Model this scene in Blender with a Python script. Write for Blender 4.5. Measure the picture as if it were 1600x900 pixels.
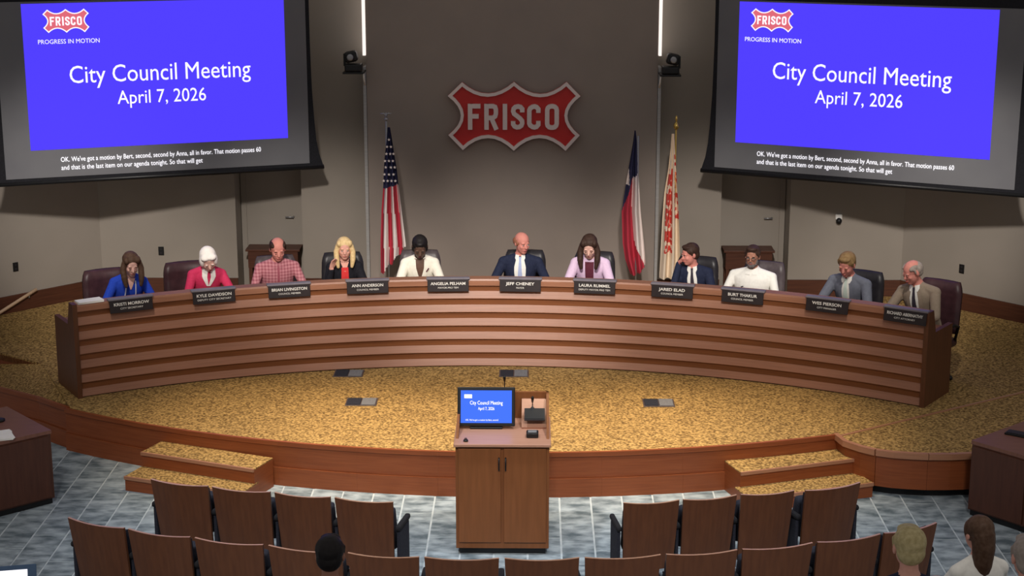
import bpy, bmesh, math, random
import numpy as np
from mathutils import Vector, Matrix
random.seed(7)
for o in list(bpy.data.objects): bpy.data.objects.remove(o)
SC = bpy.context.scene
COL = SC.collection
R = math.radians

# ------------------------------------------------------------------ camera
FPX, YHOR, CAMH, CAMX = 2600.0, -190.0, 6.0, 0.3
TILT = math.atan((450 - YHOR) / FPX)
YAW = math.atan(CAMX / 21.4) - 2 / 2600
cd = bpy.data.cameras.new('camera'); cam = bpy.data.objects.new('camera', cd); COL.objects.link(cam)
cam.location = (CAMX, 0, CAMH)
cam.rotation_euler = (math.pi / 2 - TILT, 0, YAW)
cd.sensor_width = 36; cd.lens = 36 * FPX / 1600; cd.clip_end = 200
SC.camera = cam
_f0 = np.array([-math.sin(YAW), math.cos(YAW), 0]); _rt = np.array([math.cos(YAW), math.sin(YAW), 0]); _z = np.array([0, 0, 1.])
_fw = _f0 * math.cos(TILT) - _z * math.sin(TILT); _up = _f0 * math.sin(TILT) + _z * math.cos(TILT)
_C = np.array([CAMX, 0, CAMH])
def ray(px, py): return _fw * FPX + _rt * (px - 800) - _up * (py - 450)
def onz(px, py, z):                      # pixel -> point on the horizontal plane z
    r = ray(px, py); return _C + r * ((z - CAMH) / r[2])
def ony(px, py, y):                      # pixel -> point on the vertical plane at depth y
    r = ray(px, py); return _C + r * (y / r[1])
def onwall(px, py, p0, d):               # pixel -> point on a vertical wall through p0 along d
    r = ray(px, py); n = np.array([-d[1], d[0], 0]); t = (n @ (np.array([p0[0], p0[1], 0]) - _C)) / (n @ r); return _C + r * t

# ------------------------------------------------------------------ world, lights, exposure
SC.view_settings.view_transform = 'Standard'; SC.view_settings.look = 'None'
SC.view_settings.exposure = 0.0; SC.view_settings.gamma = 1.0; SC.view_settings.use_curve_mapping = False
w = bpy.data.worlds.new('world'); SC.world = w; w.use_nodes = True
bg = w.node_tree.nodes['Background']; bg.inputs[0].default_value = (1.0, 0.95, 0.92, 1); bg.inputs[1].default_value = 0.27
def spot(name, loc, target, power, angle=60, blend=0.6, col=(1, 0.86, 0.7), size=0.15):
    l = bpy.data.lights.new(name, 'SPOT'); l.energy = power; l.spot_size = R(angle); l.spot_blend = blend
    l.color = col; l.shadow_soft_size = size
    o = bpy.data.objects.new(name, l); COL.objects.link(o); o.location = loc
    o.rotation_euler = (Vector(target) - Vector(loc)).to_track_quat('-Z', 'Y').to_euler()
    return o
WARM = (1, 0.77, 0.50); NEUT = (1, 0.93, 0.86); COOL = (0.9, 0.96, 1.0)
for x in (-2.3, -0.8, 0.8, 2.3):         # ceiling downlights over the open stage floor
    spot('stage_downlight', (x, 15.7, 7.2), (x * 1.0, 16.4, 0.4), 1350, 36, 1.0, WARM)
for x, e in ((-4.3, 1000), (-1.4, 900), (1.0, 900), (4.0, 1000)):   # ceiling front lights on the dais
    spot('dais_light', (x * 0.9, 13.6, 7.6), (x, 19.0, 1.4), e, 24, 0.9, NEUT)
for x in (-2.2, 2.2):                    # ceiling downlights over the front aisle
    spot('aisle_downlight', (x, 13.4, 7.4), (x * 0.6, 14.5, 0), 800, 50, 0.9, COOL)
for x, e in ((-5.0, 6000), (-2.4, 5200), (0, 5600), (2.4, 5200), (5.0, 6000)):   # unseen front fill added to brighten the seated members and the wall behind
    spot('front_fill', (x * .6, 7.5, 8.0), (x * 1.12, 20.2 + abs(x) * .3, 1.0 + abs(x) * .08), e, 17 - abs(x) * .6, 1.0, NEUT, .25)
for x in (-3.0, 0, 3.0):                 # unseen fill spots added above the audience to brighten riser and seat backs
    spot('audience_fill', (x, 6.0, 8.5), (x * .8, 14.5, 0.3), 1300, 40, 1.0, NEUT, .4)

# ------------------------------------------------------------------ materials
def lin(c):
    c = [v / 255 for v in c]
    return tuple(v / 12.92 if v <= .04045 else ((v + .055) / 1.055) ** 2.4 for v in c) + (1,)
MATS = {}
def mat(name, rgb, rough=0.6, metal=0.0, emit=None, estr=1.0, coords='Object', noise=None, spec=0.4, alpha=None):
    """noise = (scale xyz, other rgb, detail, low, high)"""
    if name in MATS: return MATS[name]
    m = bpy.data.materials.new(name); m.use_nodes = True; MATS[name] = m
    nt = m.node_tree; b = nt.nodes['Principled BSDF']
    b.inputs['Base Color'].default_value = lin(rgb); b.inputs['Roughness'].default_value = rough
    b.inputs['Metallic'].default_value = metal; b.inputs['Specular IOR Level'].default_value = spec
    if emit is not None:
        b.inputs['Emission Color'].default_value = lin(emit); b.inputs['Emission Strength'].default_value = estr
    if noise:
        sc, rgb2, det, lo, hi = noise
        tc = nt.nodes.new('ShaderNodeTexCoord'); mp = nt.nodes.new('ShaderNodeMapping'); mp.inputs['Scale'].default_value = sc
        no = nt.nodes.new('ShaderNodeTexNoise'); no.inputs['Scale'].default_value = 1.0; no.inputs['Detail'].default_value = det
        cr = nt.nodes.new('ShaderNodeValToRGB'); cr.color_ramp.elements[0].position = lo; cr.color_ramp.elements[1].position = hi
        cr.color_ramp.elements[0].color = lin(rgb); cr.color_ramp.elements[1].color = lin(rgb2)
        nt.links.new(tc.outputs[coords], mp.inputs[0]); nt.links.new(mp.outputs[0], no.inputs['Vector'])
        nt.links.new(no.outputs['Fac'], cr.inputs[0]); nt.links.new(cr.outputs[0], b.inputs['Base Color'])
        m['_'] = 1
    return m
def bump(m, scale, strength, dist=0.01):
    nt = m.node_tree; b = nt.nodes['Principled BSDF']
    tc = nt.nodes.new('ShaderNodeTexCoord'); no = nt.nodes.new('ShaderNodeTexNoise'); no.inputs['Scale'].default_value = scale; no.inputs['Detail'].default_value = 3
    bp = nt.nodes.new('ShaderNodeBump'); bp.inputs['Strength'].default_value = strength; bp.inputs['Distance'].default_value = dist
    nt.links.new(tc.outputs['Object'], no.inputs['Vector']); nt.links.new(no.outputs['Fac'], bp.inputs['Height']); nt.links.new(bp.outputs[0], b.inputs['Normal'])
def wood(name, a, b_, sc, rough=0.45): return mat(name, a, rough, noise=(sc, b_, 4, 0.3, 0.7))
WALL = mat('taupe_wall_paint', (150, 142, 132), 0.9, noise=((1.5, 1.5, 1.5), (156, 147, 137), 2, .3, .7))
PANEL = mat('brown_panel_fabric', (146, 135, 127), 0.95, noise=((2, 2, 2), (152, 140, 131), 3, .3, .7))
BASEW = wood('baseboard_wood', (74, 42, 30), (92, 54, 38), (3, 3, 60))
SLATW = wood('slat_wood', (146, 101, 78), (160, 112, 88), (2.5, 2.5, 90), .4)
RECESSW = wood('recess_wood', (116, 68, 38), (130, 78, 44), (2.5, 2.5, 90), .5)
ENDW = wood('dais_end_wood', (88, 54, 34), (102, 62, 40), (40, 40, 3))
RISERW = wood('riser_wood', (134, 70, 38), (150, 82, 46), (3, 3, 50), .4)
PODW = wood('podium_wood', (124, 76, 42), (136, 84, 48), (30, 30, 2.5), .4)
PODTOP = wood('podium_top_laminate', (176, 130, 108), (184, 138, 116), (3, 40, 3), .35)
DESKW = wood('desk_wood', (78, 46, 34), (90, 54, 40), (30, 30, 3))
DESKTOP = wood('desk_top_wood', (122, 82, 68), (134, 92, 76), (4, 40, 4), .35)
CHAIRW = wood('theatre_chair_wood', (98, 60, 40), (112, 70, 46), (25, 25, 2.5), .4)
CHAIREDGE = wood('theatre_chair_edge_highlight', (178, 136, 112), (190, 148, 122), (25, 25, 2.5), .35)  # highlight along the seat-back tops, painted as a paler wood tone
GOLD = mat('gold_carpet', (102, 78, 48), 1.0, noise=((40, 40, 40), (204, 168, 106), 4, .36, .68), spec=.1)
bump(GOLD, 60, .5, .01)
GREYCARP = mat('blue_grey_carpet', (92, 104, 112), 1.0, noise=((5, 9, 5), (164, 176, 184), 6, .34, .66), spec=.1)
JOINT = mat('pale_carpet_line', (168, 180, 188), 1.0, noise=((8, 8, 8), (196, 205, 210), 3, .3, .7), spec=.1)
BLACK = mat('black_plastic', (18, 18, 20), .45, noise=((20, 20, 20), (24, 24, 26), 2, .3, .7))
BLACKF = mat('black_fabric', (24, 24, 28), .95, noise=((60, 60, 60), (32, 32, 38), 2, .3, .7))
NAVYF = mat('navy_upholstery', (34, 36, 48), .95, noise=((60, 60, 60), (46, 48, 60), 2, .3, .7))
GREYF = mat('grey_upholstery', (110, 112, 118), .95, noise=((60, 60, 60), (128, 130, 136), 2, .3, .7))
METAL = mat('brushed_metal', (150, 150, 152), .4, .6, noise=((10, 10, 80), (165, 165, 168), 2, .3, .7))
TRIM = mat('aluminium_trim', (168, 166, 164), .45, .2, noise=((5, 5, 60), (180, 178, 176), 2, .3, .7))
GLOW = mat('light_strip', (240, 235, 230), .5, emit=(255, 244, 238), estr=.95, noise=((5, 5, 5), (245, 240, 236), 1, .3, .7))
WHITE = mat('white_paper', (240, 238, 232), .8, noise=((9, 9, 9), (246, 244, 240), 2, .3, .7))
LEATHER = mat('burgundy_leather', (58, 34, 38), .42, noise=((14, 14, 14), (72, 44, 48), 3, .3, .7))
LEATHERG = mat('grey_brown_leather', (70, 60, 62), .42, noise=((14, 14, 14), (88, 78, 80), 3, .3, .7))
LEATHERK = mat('black_leather', (34, 32, 36), .4, noise=((14, 14, 14), (46, 43, 47), 3, .3, .7))
SCRGREY = mat('projection_surface', (112, 112, 116), .9, noise=((2, 2, 2), (118, 118, 121), 2, .3, .7), spec=.1)
SCRBLUE = mat('blue_slide', (20, 15, 60), .9, emit=(82, 64, 255), estr=1.0, noise=((1, 1, 1), (22, 16, 64), 1, .3, .7), spec=0)
SCRWHITE = mat('white_slide_text', (200, 200, 200), .9, emit=(248, 246, 255), estr=1.0, noise=((1, 1, 1), (210, 210, 210), 1, .3, .7), spec=0)
SCRRED = mat('red_slide_mark', (150, 40, 40), .9, emit=(226, 112, 128), estr=.9, noise=((1, 1, 1), (155, 42, 42), 1, .3, .7), spec=0)
SIGNRED = mat('red_sign_face', (196, 44, 42), .4, noise=((3, 3, 3), (206, 50, 46), 2, .3, .7))
SIGNWH = mat('white_sign_trim', (232, 214, 208), .4, noise=((3, 3, 3), (238, 222, 216), 2, .3, .7))
PLATE = mat('nameplate_black', (34, 28, 30), .4, noise=((9, 9, 9), (42, 34, 36), 2, .3, .7))
PLATETOP = mat('nameplate_grey', (118, 114, 124), .35, noise=((9, 9, 9), (128, 124, 132), 2, .3, .7))
PLATETXT = mat('nameplate_lettering', (225, 222, 216), .5, noise=((9, 9, 9), (232, 230, 224), 2, .3, .7))
RAILW = wood('handrail_wood', (196, 166, 136), (206, 176, 146), (3, 3, 30))
BRASS = mat('brass', (190, 160, 80), .3, .8, noise=((9, 9, 9), (200, 170, 92), 2, .3, .7))

# ------------------------------------------------------------------ mesh helpers
def link(o, parent=None):
    COL.objects.link(o)
    if parent is not None: o.parent = parent
    return o
def mesh(name, V, F, m, parent=None, smooth=False, fm=None):
    me = bpy.data.meshes.new(name); me.from_pydata([tuple(v) for v in V], [], F)
    for x in (m if isinstance(m, (list, tuple)) else [m]): me.materials.append(x)
    if fm is not None: me.polygons.foreach_set('material_index', fm)
    if smooth: me.polygons.foreach_set('use_smooth', [True] * len(me.polygons))
    me.update()
    return link(bpy.data.objects.new(name, me), parent)
def from_bm(name, bm, m, parent=None, smooth=False):
    bmesh.ops.recalc_face_normals(bm, faces=bm.faces)
    me = bpy.data.meshes.new(name); bm.to_mesh(me); bm.free()
    for x in (m if isinstance(m, (list, tuple)) else [m]): me.materials.append(x)
    if smooth: me.polygons.foreach_set('use_smooth', [True] * len(me.polygons))
    return link(bpy.data.objects.new(name, me), parent)
def empty(name, loc=(0, 0, 0), rz=0):
    o = bpy.data.objects.new(name, None); o.empty_display_size = .2; COL.objects.link(o); o.location = loc; o.rotation_euler = (0, 0, rz); return o
def tag(o, label, cat, group=None):
    o['label'] = label; o['category'] = cat
    if group: o['group'] = group
    return o
def struct(o): o['kind'] = 'structure'; return o
def add_box(bm, c, s, rot=None, bev=0.0, seg=2):
    M = Matrix.Translation(Vector(c)) @ (rot.to_4x4() if rot is not None else Matrix.Identity(4)) @ Matrix.Diagonal((*s, 1))
    g = bmesh.ops.create_cube(bm, size=1, matrix=M)
    if bev > 0:
        es = list({e for v in g['verts'] for e in v.link_edges})
        bmesh.ops.bevel(bm, geom=es, offset=bev, segments=seg, affect='EDGES', profile=.5)
def box(name, c, s, m, parent=None, rot=None, bev=0.0, seg=2, smooth=False):
    bm = bmesh.new(); add_box(bm, c, s, rot, bev, seg); return from_bm(name, bm, m, parent, smooth)
def add_tube(bm, pts, rad, seg=8):
    pts = [Vector(p) for p in pts]; rad = rad if isinstance(rad, (list, tuple)) else [rad] * len(pts); rings = []
    for i, p in enumerate(pts):
        d = (pts[min(i + 1, len(pts) - 1)] - pts[max(i - 1, 0)]).normalized()
        a = d.orthogonal().normalized() if i == 0 else (a - d * a.dot(d)).normalized()
        b = d.cross(a)
        rings.append([bm.verts.new(p + (a * math.cos(t) + b * math.sin(t)) * rad[i]) for t in [2 * math.pi * k / seg for k in range(seg)]])
    for r0, r1 in zip(rings, rings[1:]):
        for k in range(seg): bm.faces.new((r0[k], r0[(k + 1) % seg], r1[(k + 1) % seg], r1[k]))
    bm.faces.new(rings[0][::-1]); bm.faces.new(rings[-1])
def tube(name, pts, rad, m, parent=None, seg=8):
    bm = bmesh.new(); add_tube(bm, pts, rad, seg); return from_bm(name, bm, m, parent, True)
def add_ball(bm, c, r, u=12, v=8, rot=None):
    r = r if isinstance(r, (list, tuple)) else (r, r, r); c = Vector(c); rings = []
    def pt(x, y, z):
        q = Vector((x * r[0], y * r[1], z * r[2])); return bm.verts.new(c + (rot @ q if rot is not None else q))
    top = pt(0, 0, 1); bot = pt(0, 0, -1)
    for j in range(1, v):
        t = math.pi * j / v; rings.append([pt(math.sin(t) * math.cos(2 * math.pi * k / u), math.sin(t) * math.sin(2 * math.pi * k / u), math.cos(t)) for k in range(u)])
    out = []
    for k in range(u):
        n = (k + 1) % u; out.append(bm.faces.new((top, rings[0][k], rings[0][n]))); out.append(bm.faces.new((bot, rings[-1][n], rings[-1][k])))
        for a, b in zip(rings, rings[1:]): out.append(bm.faces.new((a[k], b[k], b[n], a[n])))
    return out
def lathe(name, prof, m, parent=None, seg=16, loc=(0, 0, 0)):
    bm = bmesh.new(); rings = []
    for r, z in prof: rings.append([bm.verts.new((loc[0] + r * math.cos(2 * math.pi * k / seg), loc[1] + r * math.sin(2 * math.pi * k / seg), loc[2] + z)) for k in range(seg)])
    for a, b in zip(rings, rings[1:]):
        for k in range(seg): bm.faces.new((a[k], a[(k + 1) % seg], b[(k + 1) % seg], b[k]))
    bm.faces.new(rings[0][::-1]); bm.faces.new(rings[-1])
    return from_bm(name, bm, m, parent, True)
def prism(name, poly, z0, z1, m, parent=None):
    bm = bmesh.new(); a = [bm.verts.new((x, y, z0)) for x, y in poly]; b = [bm.verts.new((x, y, z1)) for x, y in poly]; n = len(poly)
    bm.faces.new(a[::-1]); bm.faces.new(b)
    for i in range(n): bm.faces.new((a[i], a[(i + 1) % n], b[(i + 1) % n], b[i]))
    bm.normal_update(); bmesh.ops.triangulate(bm, faces=[f for f in bm.faces if len(f.verts) > 4], ngon_method='EAR_CLIP')
    return from_bm(name, bm, m, parent)
def arc(name, c, prof, a0, a1, n, m, parent=None, smooth=False):
    """sweep an (r, z) profile polygon round c; angle 0 = +y, clockwise"""
    V, F = [], []; k = len(prof)
    for i in range(n + 1):
        a = a0 + (a1 - a0) * i / n
        for r, z in prof: V.append((c[0] + r * math.sin(a), c[1] + r * math.cos(a), z))
    for i in range(n):
        for j in range(k): F.append((i * k + j, i * k + (j + 1) % k, (i + 1) * k + (j + 1) % k, (i + 1) * k + j))
    F.append(tuple(range(k))[::-1]); F.append(tuple(n * k + j for j in range(k)))
    o = mesh(name, V, F, m, parent)
    bm = bmesh.new(); bm.from_mesh(o.data); bmesh.ops.recalc_face_normals(bm, faces=bm.faces); bm.to_mesh(o.data); bm.free()
    return o
def copy_tree(o, parent=None):
    c = o.copy(); COL.objects.link(c); c.parent = parent
    for ch in list(o.children): copy_tree(ch, c)
    return c
PENDING = []        # text objects turned into meshes in one go at the end
def text(name, s, size, m, parent, M, width=None, depth=0.0015, align='CENTER', bold=0.0, sx=1.0, spacing=1.0):
    cu = bpy.data.curves.new(name, 'FONT'); cu.body = s; cu.size = size; cu.align_x = align; cu.extrude = depth; cu.offset = bold; cu.resolution_u = 3; cu.space_character = spacing
    o = bpy.data.objects.new(name, cu); COL.objects.link(o)
    PENDING.append((o, name, m, parent, M, width, sx))
def flush_text():
    dg = bpy.context.evaluated_depsgraph_get(); dg.update()
    for o, name, m, parent, M, width, sx in PENDING:
        me = bpy.data.meshes.new_from_object(o.evaluated_get(dg)); me.name = name
        xs = [v.co.x for v in me.vertices]; k = (width / (max(xs) - min(xs))) if width else sx
        me.transform(M @ Matrix.Diagonal((k, 1, 1, 1))); me.materials.clear(); me.materials.append(m)
        bpy.data.objects.remove(o)
        if name in ('title_text', 'date_text') and parent.name.startswith('projection_screen'): glyphs(me, parent, m)
        else: link(bpy.data.objects.new(name, me), parent)['kind'] = 'stuff'
    PENDING.clear()
def glyphs(me, parent, m):
    """one object per printed character"""
    bm = bmesh.new(); bm.from_mesh(me); bm.verts.ensure_lookup_table(); seen = set(); isl = []
    for v in bm.verts:
        if v.index in seen: continue
        st = [v]; seen.add(v.index); cur = []
        while st:
            q = st.pop(); cur.append(q)
            for e in q.link_edges:
                t = e.other_vert(q)
                if t.index not in seen: seen.add(t.index); st.append(t)
        isl.append([min(q.co.x for q in cur), max(q.co.x for q in cur), cur])
    isl.sort(key=lambda t: -(t[1] - t[0])); groups = []
    for a, b, cur in isl:
        c = (a + b) / 2
        for g in groups:
            if g[0] - .002 <= c <= g[1] + .002: g[2] += cur; break
        else: groups.append([a, b, cur])
    for a, b, cur in sorted(groups, key=lambda t: t[0]):
        ids = {q.index: i for i, q in enumerate(cur)}; fs = {f for q in cur for f in q.link_faces}
        mesh('letter', [q.co.copy() for q in cur], [tuple(ids[q.index] for q in f.verts) for f in fs], m, parent)
    bm.free()

# ------------------------------------------------------------------ the setting
P = 0.465                                     # stage height
WY = 22.1                                     # back wall
WT = 5.6                                      # wall height
LC, RC = (-5.6, WY), (5.30, WY)               # back corners
LE, RE = (-10.2, 17.15), (9.8, 17.2)          # far ends of the splayed walls
struct(box('floor', (0, 11.0, -.052), (24, 13.8, .10), JOINT))
FLOOR = bpy.data.objects['floor']
tile = None; tw, tl = .31, .93
for i in range(-21, 22):
    for j in range(6):
        x = i * tw + .1; y = 11.95 + j * tl + (i % 3) * tl / 3
        if y > 17.4 or abs(x) > 6.3: continue
        if x * x < 36 and ((x - .12) ** 2 + (y - tl / 2 - 24.986) ** 2) ** .5 < 9.1: continue
        if tile is None:
            tile = box('carpet_tile', (0, 0, 0), (tw - .018, tl - .018, .012), GREYCARP, FLOOR); t = tile
        else: t = tile.copy(); link(t, FLOOR)
        t.location = (x, y, -.004)
# per tile variation
nt = GREYCARP.node_tree; mp = [n for n in nt.nodes if n.type == 'MAPPING'][0]; oi = nt.nodes.new('ShaderNodeObjectInfo')
vm = nt.nodes.new('ShaderNodeVectorMath'); vm.operation = 'SCALE'; vm.inputs[0].default_value = (17, 31, 7)
nt.links.new(oi.outputs['Random'], vm.inputs['Scale']); nt.links.new(vm.outputs[0], mp.inputs['Location'])

def wall_seg(name, p, q, z0, z1, th, m):
    p, q = Vector((*p, 0)), Vector((*q, 0)); d = (q - p).normalized(); n = Vector((-d.y, d.x, 0)) * th
    poly = [(p.x, p.y), (q.x, q.y), (q.x + n.x, q.y + n.y), (p.x + n.x, p.y + n.y)]
    return struct(prism(name, poly, z0, z1, m))
NL0, NL1, NR0, NR1 = -3.74, -2.84, 2.83, 3.76
wall_seg('wall_left', LE, LC, 0, WT, .2, WALL)
wall_seg('wall_back_left', LC, (NL0, WY), 0, WT, .55, WALL)
wall_seg('wall_niche_left', (NL0, WY + .45), (NL1, WY + .45), 0, WT, .1, WALL)
wall_seg('wall_back_center', (NL1, WY), (NR0, WY), 0, WT, .55, WALL)
wall_seg('wall_niche_right', (NR0, WY + .45), (NR1, WY + .45), 0, WT, .1, WALL)
wall_seg('wall_back_right', (NR1, WY), RC, 0, WT, .55, WALL)
wall_seg('wall_right', RC, RE, 0, WT, .2, WALL)
struct(box('wall_center_panel', (.01, WY - .13, WT / 2), (3.82, .26, WT), PANEL))
for n, x in ((1, -1.925), (2, 1.945)):
    t = struct(box('trim_%d' % n, (x, WY - .13, (P + 3.6) / 2), (.04, .28, 3.6 - P), TRIM))
    box('light_strip', (x, WY - .13, (3.75 + WT) / 2), (.036, .28, WT - 3.75), GLOW, t)
for n, x0, x1 in ((1, NL0, NL1), (2, NR0, NR1)):
    d = struct(box('door_%d' % n, ((x0 + x1) / 2, WY + .43, P + 1.05), (x1 - x0 - .16, .04, 2.1), WALL))
    for s in (-1, 1): box('door_frame', ((x0 + x1) / 2 + s * ((x1 - x0) / 2 - .045), WY + .42, P + 1.08), (.07, .06, 2.16), TRIM if 0 else WALL, d)
    box('door_frame', ((x0 + x1) / 2, WY + .42, P + 2.16), (x1 - x0 - .02, .06, .07), WALL, d)
    tube('door_handle', [((x0 + x1) / 2 + .28, WY + .40, P + 1.0), ((x0 + x1) / 2 + .28, WY + .36, P + 1.0), ((x0 + x1) / 2 + .17, WY + .36, P + 1.0)], .012, METAL, d)
def base(name, p, q):
    p, q = Vector((*p, 0)), Vector((*q, 0)); d = (q - p).normalized(); n = Vector((-d.y, d.x, 0)) * -.03
    poly = [(p.x, p.y), (q.x, q.y), (q.x + n.x, q.y + n.y), (p.x + n.x, p.y + n.y)]
    o = struct(prism(name, poly, P, P + .225, BASEW)); return o
base('baseboard_left', LE, LC); base('baseboard_back_left', LC, (NL0, WY)); base('baseboard_center_left', (NL1, WY), (-1.95, WY))
base('baseboard_panel', (-1.9, WY - .26), (1.92, WY - .26)); base('baseboard_center_right', (1.97, WY), (NR0, WY))
base('baseboard_back_right', (NR1, WY), RC); base('baseboard_right', RC, RE)

# stage
EC, ER = (0.121, 24.986), 9.328
def ept(x): return (x, EC[1] - math.sqrt(ER * ER - (x - EC[0]) ** 2))
front = [ept(-4.72 + (3.43 + 4.72) * i / 40) for i in range(41)]
wing = [tuple(onz(px, py, P)[:2]) for px, py in [(1323, 689), (1347, 697), (1370, 702.5), (1397, 706), (1425, 708), (1450, 709), (1485, 709), (1512, 708)]] + [(5.3, 15.85), (6.3, 16.2), (7.6, 16.9), (9.0, 17.6)]
kerb = [tuple(onz(px, py, P)[:2]) for px, py in [(109, 636), (85, 628), (62, 620), (30, 612), (0, 604.5)]]
kd = Vector(kerb[-1]) - Vector(kerb[0]); kd.normalize()
kerb += [tuple(Vector(kerb[-1]) + kd * t + Vector((0, .12 * t * t)).to_2d() * .3) for t in (.8, 1.8, 3.2)]
rA = Vector(onz(65, 568, P)[:2]); rdir = Vector((-.815, .58)).normalized(); rB = Vector(kerb[0])
stage_poly = [(rA.x, rA.y), (rB.x, rB.y)] + front[1:] + wing + [(9.6, 17.4), (RC[0], WY + .1), (NR1, WY + .46), (NL0, WY + .46), (LC[0], WY + .1)]
far = rA + rdir * 2.45
stage_poly += [(far.x, far.y)]
STAGE = struct(prism('floor_stage', stage_poly, P - .09, P, GOLD))
# ramp sinking towards the left wall, behind a kerb
rampfar = rB + kd * 3.6
V = [(rA.x, rA.y, P - .004), (rB.x + .04, rB.y + .06, P - .004), (rB.x + kd.x * 3.4 + .25, rB.y + kd.y * 3.4 + .45, 0.0), (rA.x + rdir.x * 2.6, rA.y + rdir.y * 2.6, 0.0)]
V += [(x, y, -.05) for x, y, z in V]
struct(mesh('floor_ramp', V, [(0, 1, 2, 3), (7, 6, 5, 4), (0, 4, 5, 1), (1, 5, 6, 2), (2, 6, 7, 3), (3, 7, 4, 0)], GOLD))
t = struct(mesh('trim_3', [(rA.x, rA.y, .0), (far.x, far.y, .0), (far.x, far.y, P - .02), (rA.x, rA.y, P - .02), (rA.x + .02, rA.y + .03, .0), (far.x + .02, far.y + .03, .0), (far.x + .02, far.y + .03, P - .02), (rA.x + .02, rA.y + .03, P - .02)],
     [(0, 1, 2, 3), (7, 6, 5, 4), (0, 3, 7, 4), (1, 5, 6, 2), (3, 2, 6, 7), (0, 4, 5, 1)], RISERW))
def ribbon(name, pts, z0, z1, th, m, parent):
    """upright strip along a polyline, th thick towards the audience side"""
    pts = [Vector(p) for p in pts]; V, F = [], []; n = len(pts)
    for i, p in enumerate(pts):
        d = (pts[min(i + 1, n - 1)] - pts[max(i - 1, 0)]).normalized(); nn = Vector((d.y, -d.x)) * th
        V += [(p.x, p.y, z0), (p.x, p.y, z1), (p.x + nn.x, p.y + nn.y, z1), (p.x + nn.x, p.y + nn.y, z0)]
    for i in range(n - 1):
        a, b = i * 4, i * 4 + 4
        for j in range(4): F.append((a + j, a + (j + 1) % 4, b + (j + 1) % 4, b + j))
    F += [(0, 1, 2, 3), tuple((n - 1) * 4 + j for j in (3, 2, 1, 0))]
    o = mesh(name, V, F, m, parent)
    bm = bmesh.new(); bm.from_mesh(o.data); bmesh.ops.recalc_face_normals(bm, faces=bm.faces); bm.to_mesh(o.data); bm.free(); return o
NOSE = wood('nosing_wood', (168, 118, 90), (178, 128, 98), (3, 3, 60), .35)
for i in range(0, 40, 4):
    seg = front[i:i + 5]
    ribbon('riser_panel', seg, .20, P - .04, .02, RISERW, STAGE)
    ribbon('riser_band', seg, 0, .197, .04, RISERW, STAGE)
    ribbon('riser_nosing', seg, P - .04, P + .006, .035, RISERW, STAGE)
wp = [front[-1]] + wing
for i in range(0, len(wp) - 1, 3):
    seg = wp[i:i + 4]
    ribbon('riser_panel', seg, .09, P - .05, .02, RISERW, STAGE)
    ribbon('riser_nosing', seg, P - .05, P + .012, .05, NOSE, STAGE)
    ribbon('toe_kick_shade', [(x, y + .08) for x, y in seg], 0, .09, .02, BLACK, STAGE)  # black strip stands in for the shadow under the wing fascia
kp = kerb[::-1]
for i in range(0, len(kp) - 1, 2):
    seg = kp[i:i + 3]
    ribbon('riser_panel', seg, .20, P - .04, .02, RISERW, STAGE); ribbon('riser_band', seg, 0, .197, .04, RISERW, STAGE); ribbon('riser_nosing', seg, P - .04, P + .006, .04, RISERW, STAGE)
jl = [onz(*q, P)[:2] for q in [(1311, 681), (1440, 650), (1600, 612)]]
ribbon('joint_strip', [tuple(p) for p in jl], P, P + .008, .03, NOSE, STAGE)

# steps up to the stage
def steps(label, up, lo):
    t = tag(empty('stage_steps', (0, 0, 0)), label, 'steps')
    for nm, q, z in (('tread_upper', up, .31), ('tread_lower', lo, .155)):
        q = [Vector((p[0], p[1])) for p in q]
        prism('step_box', [tuple(p) for p in q], 0, z - .012, RISERW, t)
        prism('carpet_tread', [tuple(p) for p in q], z - .012, z, GOLD, t)
        ribbon('step_nosing', [tuple(q[0]), tuple(q[1])], z - .03, z + .004, .02, NOSE, t)
    return t
def quad(a, b, back):       # front edge a-b and depth vector
    a, b = np.array(a[:2]), np.array(b[:2]); d = (b - a) / np.linalg.norm(b - a); n = np.array([-d[1], d[0]])
    return [a, b, b + n * back, a + n * back]
uL = quad(onz(221, 706, .31), onz(397, 733, .31), .36); lL = quad(onz(195, 744, .155), onz(378, 770, .155), .33)
uR = quad(onz(1157, 738, .31), onz(1338, 716, .31), .36); lR = quad(onz(1172, 779, .155), onz(1364, 754, .155), .33)
steps('two carpeted wooden steps up to the stage left of the podium', uL, lL)
steps('two carpeted wooden steps up to the stage right of the podium', uR, lR)

# raised seating tiers behind the front rows
for nm, y0, y1, z in (('floor_tier_low', 9.0, 10.4, .75), ('floor_tier_high', 7.3, 9.0, 1.2)):
    struct(box(nm, (0, (y0 + y1) / 2, z / 2), (12, y1 - y0, z), GREYCARP))

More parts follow.
